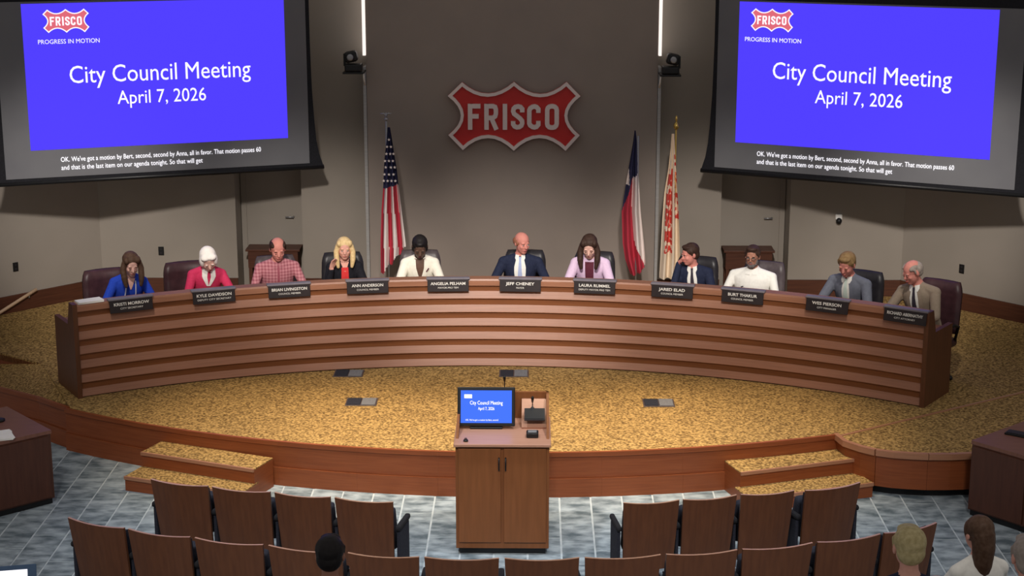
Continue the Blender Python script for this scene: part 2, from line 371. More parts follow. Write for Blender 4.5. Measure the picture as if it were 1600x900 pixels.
# ------------------------------------------------------------------ dais
DC, DR = (-0.245, 10.365), 8.264
A0, A1 = R(-32.1), R(34.7)
def dpt(a, r, z=0): return (DC[0] + r * math.sin(a), DC[1] + r * math.cos(a), z)
DAIS = tag(empty('council_dais', dpt(R(1), DR + .3, P)), 'long curved brown wooden council dais with horizontal slats', 'desk')
DAIS.location = (0, 0, 0)
H = 1.05
arc('front_panel', DC, [(DR + .045, P + .02), (DR + .045, P + H - .05), (DR + .09, P + H - .05), (DR + .09, P + .02)], A0, A1, 60, RECESSW, DAIS)
tops = [.903 - .162 * i for i in range(6)]
for k, zt in enumerate(tops):
    z1, z0 = P + zt, P + max(zt - .085, .012)
    arc('slat', DC, [(DR + .046, z1), (DR + .040, z1), (DR + .014, z0 + .006), (DR + .014, z0), (DR + .046, z0)], A0, A1, 60, SLATW, DAIS)
arc('top_rail', DC, [(DR + .012, P + .972), (DR + .012, P + 1.03), (DR + .02, P + H), (DR + .17, P + H), (DR + .17, P + H - .05), (DR + .046, P + H - .05), (DR + .046, P + .972)], A0, A1, 60, SLATW, DAIS)
arc('toe_kick_shade', DC, [(DR + .03, P), (DR + .03, P + .02), (DR + .10, P + .02), (DR + .10, P)], A0, A1, 60, BLACK, DAIS)  # shadow at the dais foot put into the strip's black colour
arc('work_surface', DC, [(DR + .09, P + .71), (DR + .09, P + .745), (DR + .72, P + .745), (DR + .72, P + .71)], A0, A1, 60, DESKTOP, DAIS)
for s, a in ((-1, A0), (1, A1)):
    aa, ab = (a - R(.0), a + R(.35) * s)
    prof = [(DR + .0, P + .0), (DR + .0, P + H + .01), (DR + .13, P + H + .01), (DR + .22, P + .80), (DR + .70, P + .80), (DR + .72, P + .0)]
    arc('end_panel', DC, prof, min(aa, ab), max(aa, ab), 1, ENDW, DAIS)

# nameplates on the dais rail
NAMES = [(204, 'KRISTI MORROW', 'CITY SECRETARY', 'below the woman in blue'), (334, 'KYLE DAVIDSON', 'DEPUTY CITY SECRETARY', 'below the white-haired woman in pink'), (452, 'BRIAN LIVINGSTON', 'COUNCIL MEMBER', 'below the man in the plaid shirt'),
         (574, 'ANN ANDERSON', 'COUNCIL MEMBER', 'right of the blonde woman'), (700, 'ANGELIA PELHAM', 'MAYOR PRO TEM', 'right of the woman in the white jacket'), (813, 'JEFF CHENEY', 'MAYOR', 'below the bald man in the navy suit'),
         (929, 'LAURA RUMMEL', 'DEPUTY MAYOR PRO TEM', 'below the woman in the lavender jacket'), (1051, 'JARED ELAD', 'COUNCIL MEMBER', 'below the bearded man turning aside'), (1161, 'BURT THAKUR', 'COUNCIL MEMBER', 'below the man in the white polo'),
         (1293, 'WES PIERSON', 'CITY MANAGER', 'below the man in the grey suit'), (1415, 'RICHARD ABERNATHY', 'CITY ATTORNEY', 'below the man in the tan suit')]
def dais_angle(px, z, r):
    best = None
    for i in range(2000):
        a = A0 - .05 + (A1 - A0 + .1) * i / 1999; p = np.array(dpt(a, r, z)); v = p - _C
        x = 800 + FPX * (v @ _rt) / (v @ _fw)
        if best is None or abs(x - px) < best[0]: best = (abs(x - px), a)
    return best[1]
for px, n1, n2, where in NAMES:
    a = dais_angle(px, P + 1.0, DR)
    t = tag(empty('nameplate', dpt(a, DR - .035, P + .915), -a), 'black lettered nameplate on the dais ' + where, 'nameplate', 'nameplates along the dais')
    tilt = Matrix.Rotation(R(-8), 3, 'X')
    box('plate', (0, .018, .075), (.475, .016, .155), PLATE, t, rot=tilt, bev=.003, seg=1)
    box('plate_top', (0, .055, .147), (.50, .075, .022), PLATETOP, t, bev=.004, seg=1)
    M = Matrix.Translation((0, .006, .062)) @ tilt.to_4x4() @ Matrix.Rotation(R(90), 4, 'X')
    text('name_lettering', n1, .046, PLATETXT, t, M @ Matrix.Translation((0, .016, .0045)), width=min(.40, .03 * len(n1)), bold=.0008)
    text('title_lettering', n2, .028, PLATETXT, t, M @ Matrix.Translation((0, -.026, .0045)), width=min(.38, .018 * len(n2)))

# ------------------------------------------------------------------ sign and logo
SH_KEYS = [((205, 115), None), ((460, 340), 'q'), ((720, 110), None), ((978, 350), 'q'), ((1240, 110), None), ((1378, 250), None), ((1125, 442), 'q'), ((1374, 640), None), ((1235, 795), None), ((975, 540), 'q'), ((718, 795), None), ((462, 545), 'q'), ((210, 790), None), ((66, 640), None), ((318, 442), 'q'), ((64, 250), None)]
def shield():
    pts = []; n = len(SH_KEYS)
    for i, (p, k) in enumerate(SH_KEYS):
        if k is None: pts.append(p)
        else:
            a, b = SH_KEYS[i - 1][0], SH_KEYS[(i + 1) % n][0]
            for t in (.125, .25, .375, .5, .625, .75, .875): pts.append(tuple((1 - t) ** 2 * a[j] + 2 * t * (1 - t) * p[j] + t * t * b[j] for j in (0, 1)))
    return [((x - 719) / 1310, (450 - y) / 1310) for x, y in pts]       # width 1
def offset_poly(pts, d):
    n = len(pts); out = []
    for i in range(n):
        p, a, b = Vector(pts[i]), Vector(pts[i - 1]), Vector(pts[(i + 1) % n])
        e0 = (p - a).normalized(); e1 = (b - p).normalized(); n0 = Vector((e0.y, -e0.x)); n1 = Vector((e1.y, -e1.x))
        m = (n0 + n1); m = m / max(m.length_squared, .5) * 2 if m.length > 0 else n0
        out.append(tuple(p + m * d * .5 * (2 if 0 else 1) * 1.0))
    return out
def flat_prism(name, loops, y0, y1, m, parent, M=None):
    """loops in (x,z); one loop = filled polygon, two loops = ring"""
    bm = bmesh.new(); L = []
    for lp in loops: L.append(([bm.verts.new((x, y0, z)) for x, z in lp], [bm.verts.new((x, y1, z)) for x, z in lp]))
    if len(loops) == 1:
        a, b = L[0]; bm.faces.new(a); bm.faces.new(b[::-1])
    else:
        (a, b), (c, d) = L; n = len(a)
        for i in range(n):
            j = (i + 1) % n; bm.faces.new((a[i], a[j], c[j], c[i])); bm.faces.new((b[i], d[i], d[j], b[j]))
    for a, b in L:
        n = len(a)
        for i in range(n): bm.faces.new((a[i], b[i], b[(i + 1) % n], a[(i + 1) % n]))
    bm.normal_update(); bmesh.ops.triangulate(bm, faces=[f for f in bm.faces if len(f.verts) > 4], ngon_method='EAR_CLIP')
    o = from_bm(name, bm, m, parent)
    if M is not None: o.data.transform(M)
    return o
def thick(pts, w, closed=False):
    """outline loops of a thick polyline"""
    n = len(pts); Lf, Rt = [], []
    for i in range(n):
        p = Vector(pts[i]); a = Vector(pts[i - 1]) if (i > 0 or closed) else None; b = Vector(pts[(i + 1) % n]) if (i < n - 1 or closed) else None
        e0 = (p - a).normalized() if a is not None else (b - p).normalized(); e1 = (b - p).normalized() if b is not None else e0
        n0 = Vector((-e0.y, e0.x)); n1 = Vector((-e1.y, e1.x)); m = (n0 + n1).normalized(); k = 1 / max(m.dot(n0), .5)
        Lf.append(tuple(p + m * w / 2 * k)); Rt.append(tuple(p - m * w / 2 * k))
    return ([Lf, Rt] if closed else [Lf + Rt[::-1]])
def rrect(x0, z0, x1, z1, r):
    out = []
    for cx, cz, s in ((x1 - r, z1 - r, 0), (x0 + r, z1 - r, 90), (x0 + r, z0 + r, 180), (x1 - r, z0 + r, 270)):
        for k in range(4): t = R(s + 30 * k); out.append((cx + r * math.cos(t), cz + r * math.sin(t)))
    return out
W_ = .172; h_ = W_ / 2
def letter_strokes(ch):
    if ch == 'F': return .49, [([(h_, 0), (h_, 1)], 0), ([(h_, 1 - h_), (.49, 1 - h_)], 0), ([(h_, .52), (.42, .52)], 0)]
    if ch == 'I': return .2, [([(.1, 0), (.1, 1)], 0)]
    if ch == 'R': return .55, [([(h_, 0), (h_, 1)], 0), ([(h_, 1 - h_), (.34, 1 - h_), (.42, .93 - .05), (.45, .78), (.45, .62), (.42, .52), (.34, .46), (h_, .46)], 0), ([(.27, .47), (.47, 0)], 0)]
    if ch == 'O': return .54, [(rrect(h_, h_, .54 - h_, 1 - h_, .15), 1)]
    if ch == 'C': return .54, [([(.445, .66), (.445, .80), (.38, .88), (.3, .905), (.22, .89), (.13, .83), (.095, .75), (.095, .25), (.13, .17), (.22, .11), (.3, .095), (.38, .12), (.445, .2), (.445, .34)], 0)]
    if ch == 'S': return .54, [([(.445, .68), (.445, .80), (.38, .88), (.28, .905), (.18, .88), (.11, .81), (.095, .72), (.13, .62), (.25, .53), (.36, .44), (.44, .34), (.445, .25), (.41, .16), (.33, .105), (.24, .095), (.15, .13), (.095, .21), (.095, .33)], 0)]
WORD = [('F', -.4535), ('R', -.2935), ('I', -.113), ('S', -.028), ('C', .132), ('O', .311)]    # left edge, in shield widths / 1.31*... below
def logo(parent, width, M, mr, mw, depth):
    S = shield(); S = [(x * width, z * width) for x, z in S]
    I = offset_poly(S, .046 * width)
    flat_prism('logo_face', [S], 0, -depth, mr, parent, M)
    flat_prism('logo_border', [S, I], -depth, -depth * 1.9, mw, parent, M)
    hgt = .196 * width
    lefts = {'F': 262, 'R': 425, 'I': 605, 'S': 688, 'C': 848, 'O': 1028}
    for ch in 'FRISCO':
        wd, st = letter_strokes(ch); bm = bmesh.new(); x0 = (lefts[ch] - 719) / 1310 * width; z0 = (450 - 585) / 1310 * width
        root = None
        for si, (pts, closed) in enumerate(st):
            lp = thick(pts, W_, bool(closed)); lp = [[(x0 + x * hgt, z0 + z * hgt) for x, z in l] for l in lp]
            y0, y1 = -depth, -depth * (1.9 + .012 * si)
            L = [([bm.verts.new((x, y0, z)) for x, z in l], [bm.verts.new((x, y1, z)) for x, z in l]) for l in lp]
            if closed:
                (a, b), (c, d) = L; n = len(a)
                for i in range(n):
                    j = (i + 1) % n; bm.faces.new((a[i], a[j], c[j], c[i])); bm.faces.new((b[i], d[i], d[j], b[j]))
            else:
                a, b = L[0]; n = len(a) // 2
                for i in range(n - 1):
                    for q in (a, b): bm.faces.new((q[i], q[i + 1], q[2 * n - 2 - i], q[2 * n - 1 - i]))
            for a, b in L:
                n = len(a)
                for i in range(n): bm.faces.new((a[i], b[i], b[(i + 1) % n], a[(i + 1) % n]))
        o = from_bm('letter', bm, mw, parent); o.data.transform(M)
sc_ = ony(803, 180.5, WY - .30)
SIGN = tag(empty('wall_sign', (sc_[0], WY - .262, sc_[2])), 'red shield-shaped wall sign with white border and raised white letters', 'sign')
logo(SIGN, 1.73, Matrix.Translation((0, -.02, 0)), SIGNRED, SIGNWH, .05)
box('standoff', (0, -.012, 0), (1.2, .024, .5), BLACK, SIGN)

# ------------------------------------------------------------------ projection screens
def screen(label, inner_px, depth_y, ang, side):
    """inner_px: pixel of the inner bottom corner of the blue slide"""
    p = ony(*inner_px, depth_y); th = R(ang)
    root = tag(empty('projection_screen', (p[0], p[1], p[2])), label, 'screen', 'projection screens'); root.rotation_euler = (0, 0, th)
    sw = 3.16; x0, x1 = (-sw, 0) if side < 0 else (0, sw)
    pad_i, pad_o, pad_b, top = .27, .31, .34, 1.785
    g0, g1 = (x0 - pad_o, x1 + pad_i) if side < 0 else (x0 - pad_i, x1 + pad_o)
    # black masking with edges flaring towards the bottom bar
    L = []
    zs = [top + .3, 1.2, .6, .2, -.05, -.22, -pad_b - .07]; fl = [.05, .05, .06, .08, .10, .13, .19]
    left = [(g0 - f, z) for z, f in zip(zs, fl)]; right = [(g1 + f, z) for z, f in zip(zs, fl)]
    flat_prism('black_border', [left + right[::-1]], .01, .03, BLACKF, root)
    flat_prism('screen_surface', [[(g0, -pad_b), (g1, -pad_b), (g1, top), (g0, top)]], 0, .01, SCRGREY, root)
    tube('bottom_bar', [(g0 - .19, .03, -pad_b - .06), (g1 + .19, .03, -pad_b - .06)], .03, BLACK, root)
    box('screen_housing', ((g0 + g1) / 2, .05, top + .36), (g1 - g0 + .3, .16, .16), BLACK, root, bev=.02)
    st = 1.76 if side < 0 else 1.765
    flat_prism('blue_slide', [[(x0, 0), (x1, 0), (x1, st), (x0, st)]], -.004, 0, SCRBLUE, root)
    F = Matrix.Translation((0, -.006, 0)) @ Matrix.Rotation(R(90), 4, 'X')
    X = lambda u: x0 + sw * u + (-.075 if side > 0 else -.02)
    text('title_text', 'City Council Meeting', .30, SCRWHITE, root, F @ Matrix.Translation((X(.515), .80 if side < 0 else .83, 0)), width=2.20, bold=0)
    text('date_text', 'April 7, 2026', .235, SCRWHITE, root, F @ Matrix.Translation((X(.515), .525 if side < 0 else .555, 0)), width=1.08, bold=0)
    text('caption_text', "OK. We've got a motion by Bert, second, second by Anna, all in favor. That motion passes 60", .085, SCRWHITE, root, F @ Matrix.Translation((X(.505), -.155, 0)), width=2.46, bold=0)
    text('caption_text', "and that is the last item on our agenda tonight. So that will get", .085, SCRWHITE, root, F @ Matrix.Translation((X(.505) - .37, -.255, 0)), width=1.72, bold=0)
    lx, lz = X(.168 if side < 0 else .158), 1.55
    logo(root, .54, Matrix.Translation((lx, -.005, lz)), SCRRED, SCRWHITE, .004)
    text('tagline_text', 'PROGRESS IN MOTION', .075, SCRWHITE, root, F @ Matrix.Translation((lx + .02, lz - .27, 0)), width=.72, bold=0)
    return root
screen('large projection screen with blue slide hanging left of the red sign', (450, 215.5), 21.0, 19.75, -1)
screen('large projection screen with blue slide hanging right of the red sign', (1149, 222), 21.0, -25.0, 1)

# ------------------------------------------------------------------ pan tilt cameras on the panel edges
def ptz(label, px, py, s):
    p = ony(px, py, WY - .5)
    t = tag(empty('wall_camera', (p[0], WY - .5, p[2])), label, 'camera', 'wall cameras beside the centre panel')
    box('shelf', (0, .05, -.015), (.27, .34, .025), BLACK, t, bev=.005)
    box('bracket', (-s * .12, .21, -.08), (.03, .06, .16), METAL, t)
    box('camera_base', (0, -.02, .05), (.22, .2, .10), BLACK, t, bev=.02)
    box('camera_head', (s * .03, -.03, .19), (.16, .17, .14), BLACK, t, rot=Matrix.Rotation(R(s * 12), 3, 'Y'), bev=.03)
    box('yoke', (s * .115, -.02, .15), (.025, .08, .16), BLACK, t, bev=.006)
    lathe('lens', [(.03, 0), (.042, .005), (.042, .04), (.03, .045)], METAL, t, loc=(0, 0, 0)).data.transform(Matrix.Translation((s * .03, -.115, .19)) @ Matrix.Rotation(R(90), 4, 'X'))
    tube('cable', [(-s * .11, .1, -.02), (-s * .115, .12, -.12), (-s * .12, .2, -.2)], .012, WHITE, t)
ptz('black pan-tilt camera on the wall left of the red sign', 553, 111, -1)
ptz('black pan-tilt camera on the wall right of the red sign', 1047, 115, 1)

# ------------------------------------------------------------------ flags
def flag(name, label, pole_px, pole_top, rows, colour, mats, depth, nu=28, nv=90, folds=3.0, finial='ball'):
    """rows: (pixel y, left x, right x) outline of the hanging cloth"""
    b = ony(pole_px[0], pole_px[1], depth); ztop = ony(pole_px[0], pole_top, depth)[2]
    t = tag(empty(name, (b[0], depth, P)), label, 'flag')
    lathe('flag_base', [(.17, 0), (.17, .02), (.1, .06), (.03, .09), (.03, .16)], BRASS, t)
    tube('flag_pole', [(0, 0, .1), (0, 0, ztop - P - .06)], .014, BRASS if finial == 'ball' else METAL, t)
    if finial == 'eagle':
        bm = bmesh.new(); add_ball(bm, (0, 0, ztop - P - .05), .025); add_ball(bm, (0, 0, ztop - P + .0), (.018, .018, .035))
        for s in (-1, 1): add_tube(bm, [(0, 0, ztop - P + .0), (s * .03, 0, ztop - P + .02), (s * .075, 0, ztop - P + .022)], [.016, .014, .004], 6)
        from_bm('eagle_finial', bm, METAL, t, True)
    elif finial == 'ball':
        lathe('finial', [(.012, 0), (.03, .02), (.038, .05), (.028, .08), (.008, .095), (.012, .11), (.02, .14), (.012, .17), (.002, .18)], BRASS, t, loc=(0, 0, ztop - P - .16), seg=12)
    ys = [r[0] for r in rows]; V, F, FM = [], [], []
    for j in range(nv + 1):
        y = ys[0] + (ys[-1] - ys[0]) * j / nv
        xl = np.interp(y, ys, [r[1] for r in rows]); xr = np.interp(y, ys, [r[2] for r in rows])
        for i in range(nu + 1):
            u = i / nu; yy = y
            if len(rows[0]) > 3: pass
            q = ony(xl + (xr - xl) * u, yy, depth); wd = (xr - xl) / 128
            dy = math.sin(u * math.pi * 2 * folds + j * .02) * min(.06, .35 * wd) - .03
            V.append((q[0] - b[0], dy - .02, q[2] - P))
            if i < nu and j < nv: F.append((j * (nu + 1) + i, j * (nu + 1) + i + 1, (j + 1) * (nu + 1) + i + 1, (j + 1) * (nu + 1) + i)); FM.append(colour(xl + (xr - xl) * (u + .5 / nu), y, u, j / nv))
    keep = [k for k, f in enumerate(FM) if f >= 0]
    mesh('flag_cloth', V, [F[k] for k in keep], mats, t, True, [FM[k] for k in keep])
    return t, b
FRED = mat('flag_red', (176, 44, 62), .8, noise=((5, 5, 5), (186, 50, 68), 2, .3, .7)); FWHITE = mat('flag_white', (226, 212, 206), .8, noise=((5, 5, 5), (234, 222, 216), 2, .3, .7))
FBLUE = mat('flag_navy', (40, 40, 72), .8, noise=((5, 5, 5), (46, 46, 80), 2, .3, .7)); FCREAM = mat('flag_cream', (232, 212, 186), .8, noise=((5, 5, 5), (240, 222, 198), 2, .3, .7)); FORANGE = mat('flag_red_orange', (206, 70, 60), .8, noise=((5, 5, 5), (214, 80, 68), 2, .3, .7))
def us(x, y, u, v):
    if y > 425 - (x - 598) * 1.15 + 3 * math.sin(u * 19) and y > 380: return -1
    if y < 289 + (u - .5) * -8: return 2
    return 0 if (u * 5.6 + .55 - (y - 290) / 135 * .5) % 2 < 1.0 else 1
USF, usb = flag('national_flag', 'drooping flag with red and white stripes and starred blue canton', (608, 440), 180, [(198, 606, 610), (215, 605, 613), (240, 602, 617), (262, 600, 621), (290, 599, 624), (330, 596, 629), (380, 594.5, 635), (426, 595, 634)], us, [FRED, FWHITE, FBLUE], 20.95, finial='eagle', folds=2.6)
bm = bmesh.new(); c0 = bm.verts.new((0, 0, 0)); ring = [bm.verts.new(((.021 if k % 2 == 0 else .009) * math.sin(k * math.pi / 5), 0, (.021 if k % 2 == 0 else .009) * math.cos(k * math.pi / 5))) for k in range(10)]
for k in range(10): bm.faces.new((c0, ring[k], ring[(k + 1) % 10]))
star0 = from_bm('star', bm, FWHITE, USF); first = True
for sy, xs in ((216, (609,)), (227, (606, 612)), (238, (605, 611, 616)), (249, (603, 609, 615)), (259, (604, 612, 618)), (270, (602, 609, 616)), (280, (601, 607, 613, 619))):
    for sx_ in xs:
        o = star0 if first else star0.copy(); first or link(o, USF); first = False
        q = ony(sx_, sy, 20.95); o.location = (q[0] - usb[0], -.125, q[2] - P)
def tx(x, y, u, v):
    if y < 276 - (u - .5) * 16 or (u < .42 - (y - 276) / 120 and y < 330): return 2 if not (x < 983 and 262 < y < 288 and u < .3) else 1
    if u > .47 + .1 * (y - 276) / 150 + (.0 if y < 380 else (y - 380) / 90):
        return 1 if y < 412 else -1
    if y > 420 - abs(x - 990) * .8 + 10: return -1
    return 0
flag('state_flag', 'drooping flag of navy, white and red beside the wall trim', (993, 440), 205, [(203, 991, 993), (220, 989, 995), (250, 984, 996), (280, 979, 998), (330, 971.5, 1001), (380, 973, 1006), (405, 977, 1008), (428, 985, 1008)], tx, [FRED, FWHITE, FBLUE], 20.95, finial='none', folds=2.2)
def city(x, y, u, v):
    k = math.sin(x * .9 + y * .35) + math.sin(y * .55 - x * .4) + math.sin(y * .21)
    if y > 262 and y < 392 and .12 < u < .55 and k > -.7: return 1
    if 240 < y < 340 and u > .72 and k > .3: return 1
    return 0
flag('city_flag', 'drooping cream flag with red lettering, rightmost of the three flags', (1051, 440), 183, [(208, 1049, 1053), (230, 1047.5, 1054), (262, 1044, 1056), (300, 1038, 1058), (340, 1035, 1060), (400, 1032, 1062), (434, 1030, 1062)], city, [FCREAM, FORANGE], 20.9, finial='ball', folds=2.4)

# ------------------------------------------------------------------ console tables in the niches
for lab, x0, x1 in (('left', -3.60, -2.90), ('right', 2.90, 3.55)):
    t = tag(empty('console_table', ((x0 + x1) / 2, WY + .12, P)), 'low dark wooden console table in the %s wall niche' % lab, 'table', 'niche console tables'); wd = x1 - x0
    box('table_top', (0, 0, .62), (wd + .04, .34, .03), BASEW, t, bev=.004)
    box('apron', (0, 0, .49), (wd - .02, .30, .23), BASEW, t)
    for sx in (-1, 1):
        for sy in (-1, 1): box('leg', (sx * (wd / 2 - .04), sy * .12, .19), (.045, .045, .38), BASEW, t)

# ------------------------------------------------------------------ wall plates, wall speaker, handrail
ld = np.array([LC[0] - LE[0], LC[1] - LE[1]]); ld = ld / np.linalg.norm(ld); rd = np.array([RE[0] - RC[0], RE[1] - RC[1]]); rd = rd / np.linalg.norm(rd)
def outlet(label, p, rz):
    t = tag(empty('wall_outlet', p, rz), label, 'outlet', 'dark wall outlets')
    box('cover_plate', (0, -.006, 0), (.075, .012, .12), BLACK, t, bev=.003, seg=1)
    for s in (-1, 1): box('socket', (0, -.014, s * .028), (.032, .006, .026), LEATHERK, t, bev=.002, seg=1)
p = onwall(24, 417, LC, ld); outlet('small dark outlet on the left splayed wall above the handrail', p, math.atan2(ld[1], ld[0]))
p = ony(252, 392, WY); outlet('small dark outlet on the back wall between the two leftmost people', (p[0], WY, p[2]), 0)
p = onwall(1503, 420, RC, rd); outlet('small dark outlet on the right splayed wall behind the last chair', p, math.atan2(rd[1], rd[0]))
p = ony(1310, 342, WY); t = tag(empty('dome_sensor', (p[0], WY, p[2])), 'small white and black dome sensor on the back wall right of the niche', 'sensor')
box('mount_plate', (0, -.02, .03), (.09, .04, .07), WHITE, t, bev=.01)
bm = bmesh.new(); add_ball(bm, (0, -.05, -.02), (.04, .04, .045)); from_bm('dome', bm, BLACK, t, True)
ra, rb = onwall(57, 452, np.array(LC) + np.array([.06, -.06]), ld), onwall(-20, 501, np.array(LC) + np.array([.06, -.06]), ld)
t = tag(empty('handrail', (0, 0, 0)), 'pale wooden handrail sloping along the left splayed wall', 'handrail')
tube('rail', [ra, rb], .022, RAILW, t)
nrm = Vector((-ld[1], ld[0], 0))
for k in (.15, .85):
    q = Vector(ra) * (1 - k) + Vector(rb) * k; tube('rail_bracket', [q, q + Vector((0, 0, -.05)), q + Vector((0, 0, -.05)) + nrm * .085], .008, METAL, t)

# ------------------------------------------------------------------ floor boxes on the stage
for px, py, lab in ((565, 628.5, 'dark floor box in the gold carpet left of the podium screen'), (1029, 630, 'dark floor box in the gold carpet right of the podium screen'), (545, 584, 'dark floor box close to the dais foot on the left'), (803, 584, 'dark floor box close to the dais foot behind the podium')):
    p = onz(px, py, P); t = tag(empty('floor_box', (p[0], p[1], P)), lab, 'floor box', 'stage floor boxes')
    box('rim', (0, 0, .004), (.34, .27, .008), METAL if 0 else LEATHERG, t, bev=.002, seg=1)
    for s in (-1, 1): box('lid', (s * .08, 0, .011), (.15, .23, .008), GREYF if s > 0 else NAVYF, t, bev=.002, seg=1)

# ------------------------------------------------------------------ podium
pf = onz(785, 868, 0); PX, PY = (onz(713, 868, 0)[0] + onz(857, 868, 0)[0]) / 2, 14.16
POD = tag(empty('podium', (PX, PY + .38, 0)), 'brown wooden podium cabinet with two doors in front of the stage', 'podium')
PW = .845
box('plinth', (0, .02, .03), (PW - .06, .70, .06), BLACK, POD)
box('cabinet_body', (0, .01, .55), (PW, .74, .98), PODW, POD, bev=.004, seg=1)
for s in (-1, 1):
    d = box('door', (s * (PW / 4 - .006), -.368, .575), (PW / 2 - .04, .022, .90), PODW, POD, bev=.003, seg=1)
    tube('door_handle', [(s * .03, -.378, .82), (s * .03, -.40, .83), (s * .03, -.40, .93), (s * .03, -.378, .94)], .007, BLACK, d)
box('podium_top', (0, 0, 1.06), (PW + .03, .80, .03), PODTOP, POD, bev=.005, seg=1)
box('hutch_back', (0, .37, 1.20), (PW, .03, .26), PODW, POD)
for s in (-1, 1):
    bm = bmesh.new(); v = [bm.verts.new((s * (PW / 2 - .012) + dx, y, z)) for dx in (-.012, .012) for y, z in ((-.25, 1.075), (.385, 1.075), (.385, 1.33), (.30, 1.33))]
    for f in ((0, 1, 2, 3), (7, 6, 5, 4), (0, 4, 5, 1), (1, 5, 6, 2), (2, 6, 7, 3), (3, 7, 4, 0)): bm.faces.new([v[i] for i in f])
    from_bm('hutch_side', bm, PODW, POD)
box('sloped_panel', (.29, .20, 1.17), (.24, .36, .02), PODTOP, POD, rot=Matrix.Rotation(R(30), 3, 'X'))
box('sloped_panel_base', (.29, .25, 1.10), (.22, .2, .06), PODW, POD)
MON = tag(empty('podium_monitor', (PX - .155, PY + .46, 1.075)), 'monitor showing a blue slide on top of the podium', 'monitor')
rt_ = Matrix.Rotation(R(-14), 3, 'X')
box('casing', (0, 0, .2), (.53, .035, .36), BLACK, MON, rot=rt_, bev=.008)
box('screen', (.0, -.019, .205), (.47, .006, .30), SCRBLUE, MON, rot=rt_)
MATS['blue_slide_monitor'] = None; del MATS['blue_slide_monitor']
mb = mat('monitor_blue', (20, 30, 60), .9, emit=(70, 118, 250), estr=1.0, noise=((1, 1, 1), (22, 32, 64), 1, .3, .7), spec=0)
bpy.data.objects['screen'].data.materials[0] = mb
box('stand_foot', (0, .03, .01), (.3, .18, .02), BLACK, MON, bev=.004, seg=1)
FM_ = rt_.to_4x4()
Mm = Matrix.Translation((0, 0, .2)) @ FM_ @ Matrix.Translation((0, -.024, 0)) @ Matrix.Rotation(R(90), 4, 'X')
text('title_text', 'City Council Meeting', .05, SCRWHITE, MON, Mm @ Matrix.Translation((0, .02, 0)), width=.30, depth=.0006)
text('date_text', 'April 7, 2026', .04, SCRWHITE, MON, Mm @ Matrix.Translation((0, -.03, 0)), width=.15, depth=.0006)
text('caption_text', 'OK. We\'ve got a motion by Bert, second', .02, SCRWHITE, MON, Mm @ Matrix.Translation((-.04, -.128, 0)), width=.30, depth=.0006)
box('slide_logo', (-.165, -.045, .313), (.07, .004, .035), SCRWHITE, MON, rot=rt_)
for o in MON.children:
    pass
def gooseneck(label, x, y, z, h, head):
    t = tag(empty('microphone', (x, y, z)), label, 'microphone', 'podium microphones')
    lathe('mic_base', [(.02, 0), (.02, .012), (.01, .018), (.006, .03)], BLACK, t, seg=10)
    tube('gooseneck', [(0, 0, .02), (0, 0, h * .6), (0, -.03, h * .85), (0, -.06, h)], .005, BLACK, t, 6)
    tube('mic_head', [(0, -.055, h - .01), (0, -.085, h + .03), (0, -.10, h + .05)], [.01, .014, .01], BLACK, t, 8)
gooseneck('gooseneck microphone rising behind the podium monitor', PX + .01, PY + .70, 1.075, .40, 0)
gooseneck('gooseneck microphone beside the podium monitor', PX + .27, PY + .62, 1.2, .10, 0)
t = tag(empty('control_tablet', (PX + .29, PY + .47, 1.185)), 'dark grey control tablet right of the podium monitor', 'tablet')
box('tablet_body', (0, 0, .012), (.19, .15, .018), LEATHERK, t, rot=Matrix.Rotation(R(30), 3, 'X'), bev=.004, seg=1)
box('tablet_glass', (0, -.006, .023), (.17, .13, .003), BLACK, t, rot=Matrix.Rotation(R(30), 3, 'X'))
t = tag(empty('desk_phone', (PX + .27, PY + .20, 1.075)), 'small black and silver control puck on the podium top', 'control')
box('puck_body', (0, 0, .025), (.11, .10, .05), BLACK, t, bev=.01); box('puck_face', (0, -.005, .053), (.08, .06, .008), METAL, t, bev=.002, seg=1)
t = tag(empty('button_puck', (PX - .33, PY + .06, 1.075)), 'small black button on the podium top left corner', 'button')
lathe('button_base', [(.022, 0), (.022, .012), (.016, .02)], BLACK, t, seg=12); lathe('button_cap', [(.012, .02), (.012, .03), (.004, .034)], LEATHER, t, seg=12)

# ------------------------------------------------------------------ staff desks at the edges
def staff_desk(label, a, b, back, extra):
    """front edge a-b on the floor (pixels at top z), box going back"""
    t = tag(empty('staff_desk', (0, 0, 0)), label, 'desk', 'staff desks')
    a, b = np.array(a), np.array(b); d = (b - a) / np.linalg.norm(b - a); n = np.array([-d[1], d[0]]) * back
    poly = [a, b, b + n, a + n]
    ins = [(p + (np.mean(poly, 0) - p) * .04) for p in poly]
    prism('plinth', [tuple(p) for p in ins], 0, .06, BLACK, t)
    prism('desk_body', [tuple(p + (np.mean(poly, 0) - p) * .012) for p in poly], .06, .725, DESKW, t)
    prism('desk_top', [tuple(p) for p in poly], .725, .76, DESKTOP, t)
    e = np.linalg.norm(b - a)
    for k in (.02, .5):
        q0 = a + d * e * (k + .005); q1 = a + d * e * (k + .47); nn = np.array([d[1], -d[0]]) * .012
        prism('front_panel', [tuple(q0 + nn * -.8), tuple(q0 + nn), tuple(q1 + nn), tuple(q1 + nn * -.8)][::1], .08, .71, DESKW, t)
    return t, poly
rcorner = onz(80, 672, .76)[:2]; lfar = onz(-140, 722, .76)[:2]
DL, polyL = staff_desk('dark brown staff desk at the left edge of the floor', lfar, rcorner, 1.0, 0)
lc2 = onz(1518, 688, .76)[:2]; rf2 = onz(1700, 741, .76)[:2]
DRt, polyR = staff_desk('dark brown staff desk at the right edge of the floor', lc2, rf2, 1.0, 0)
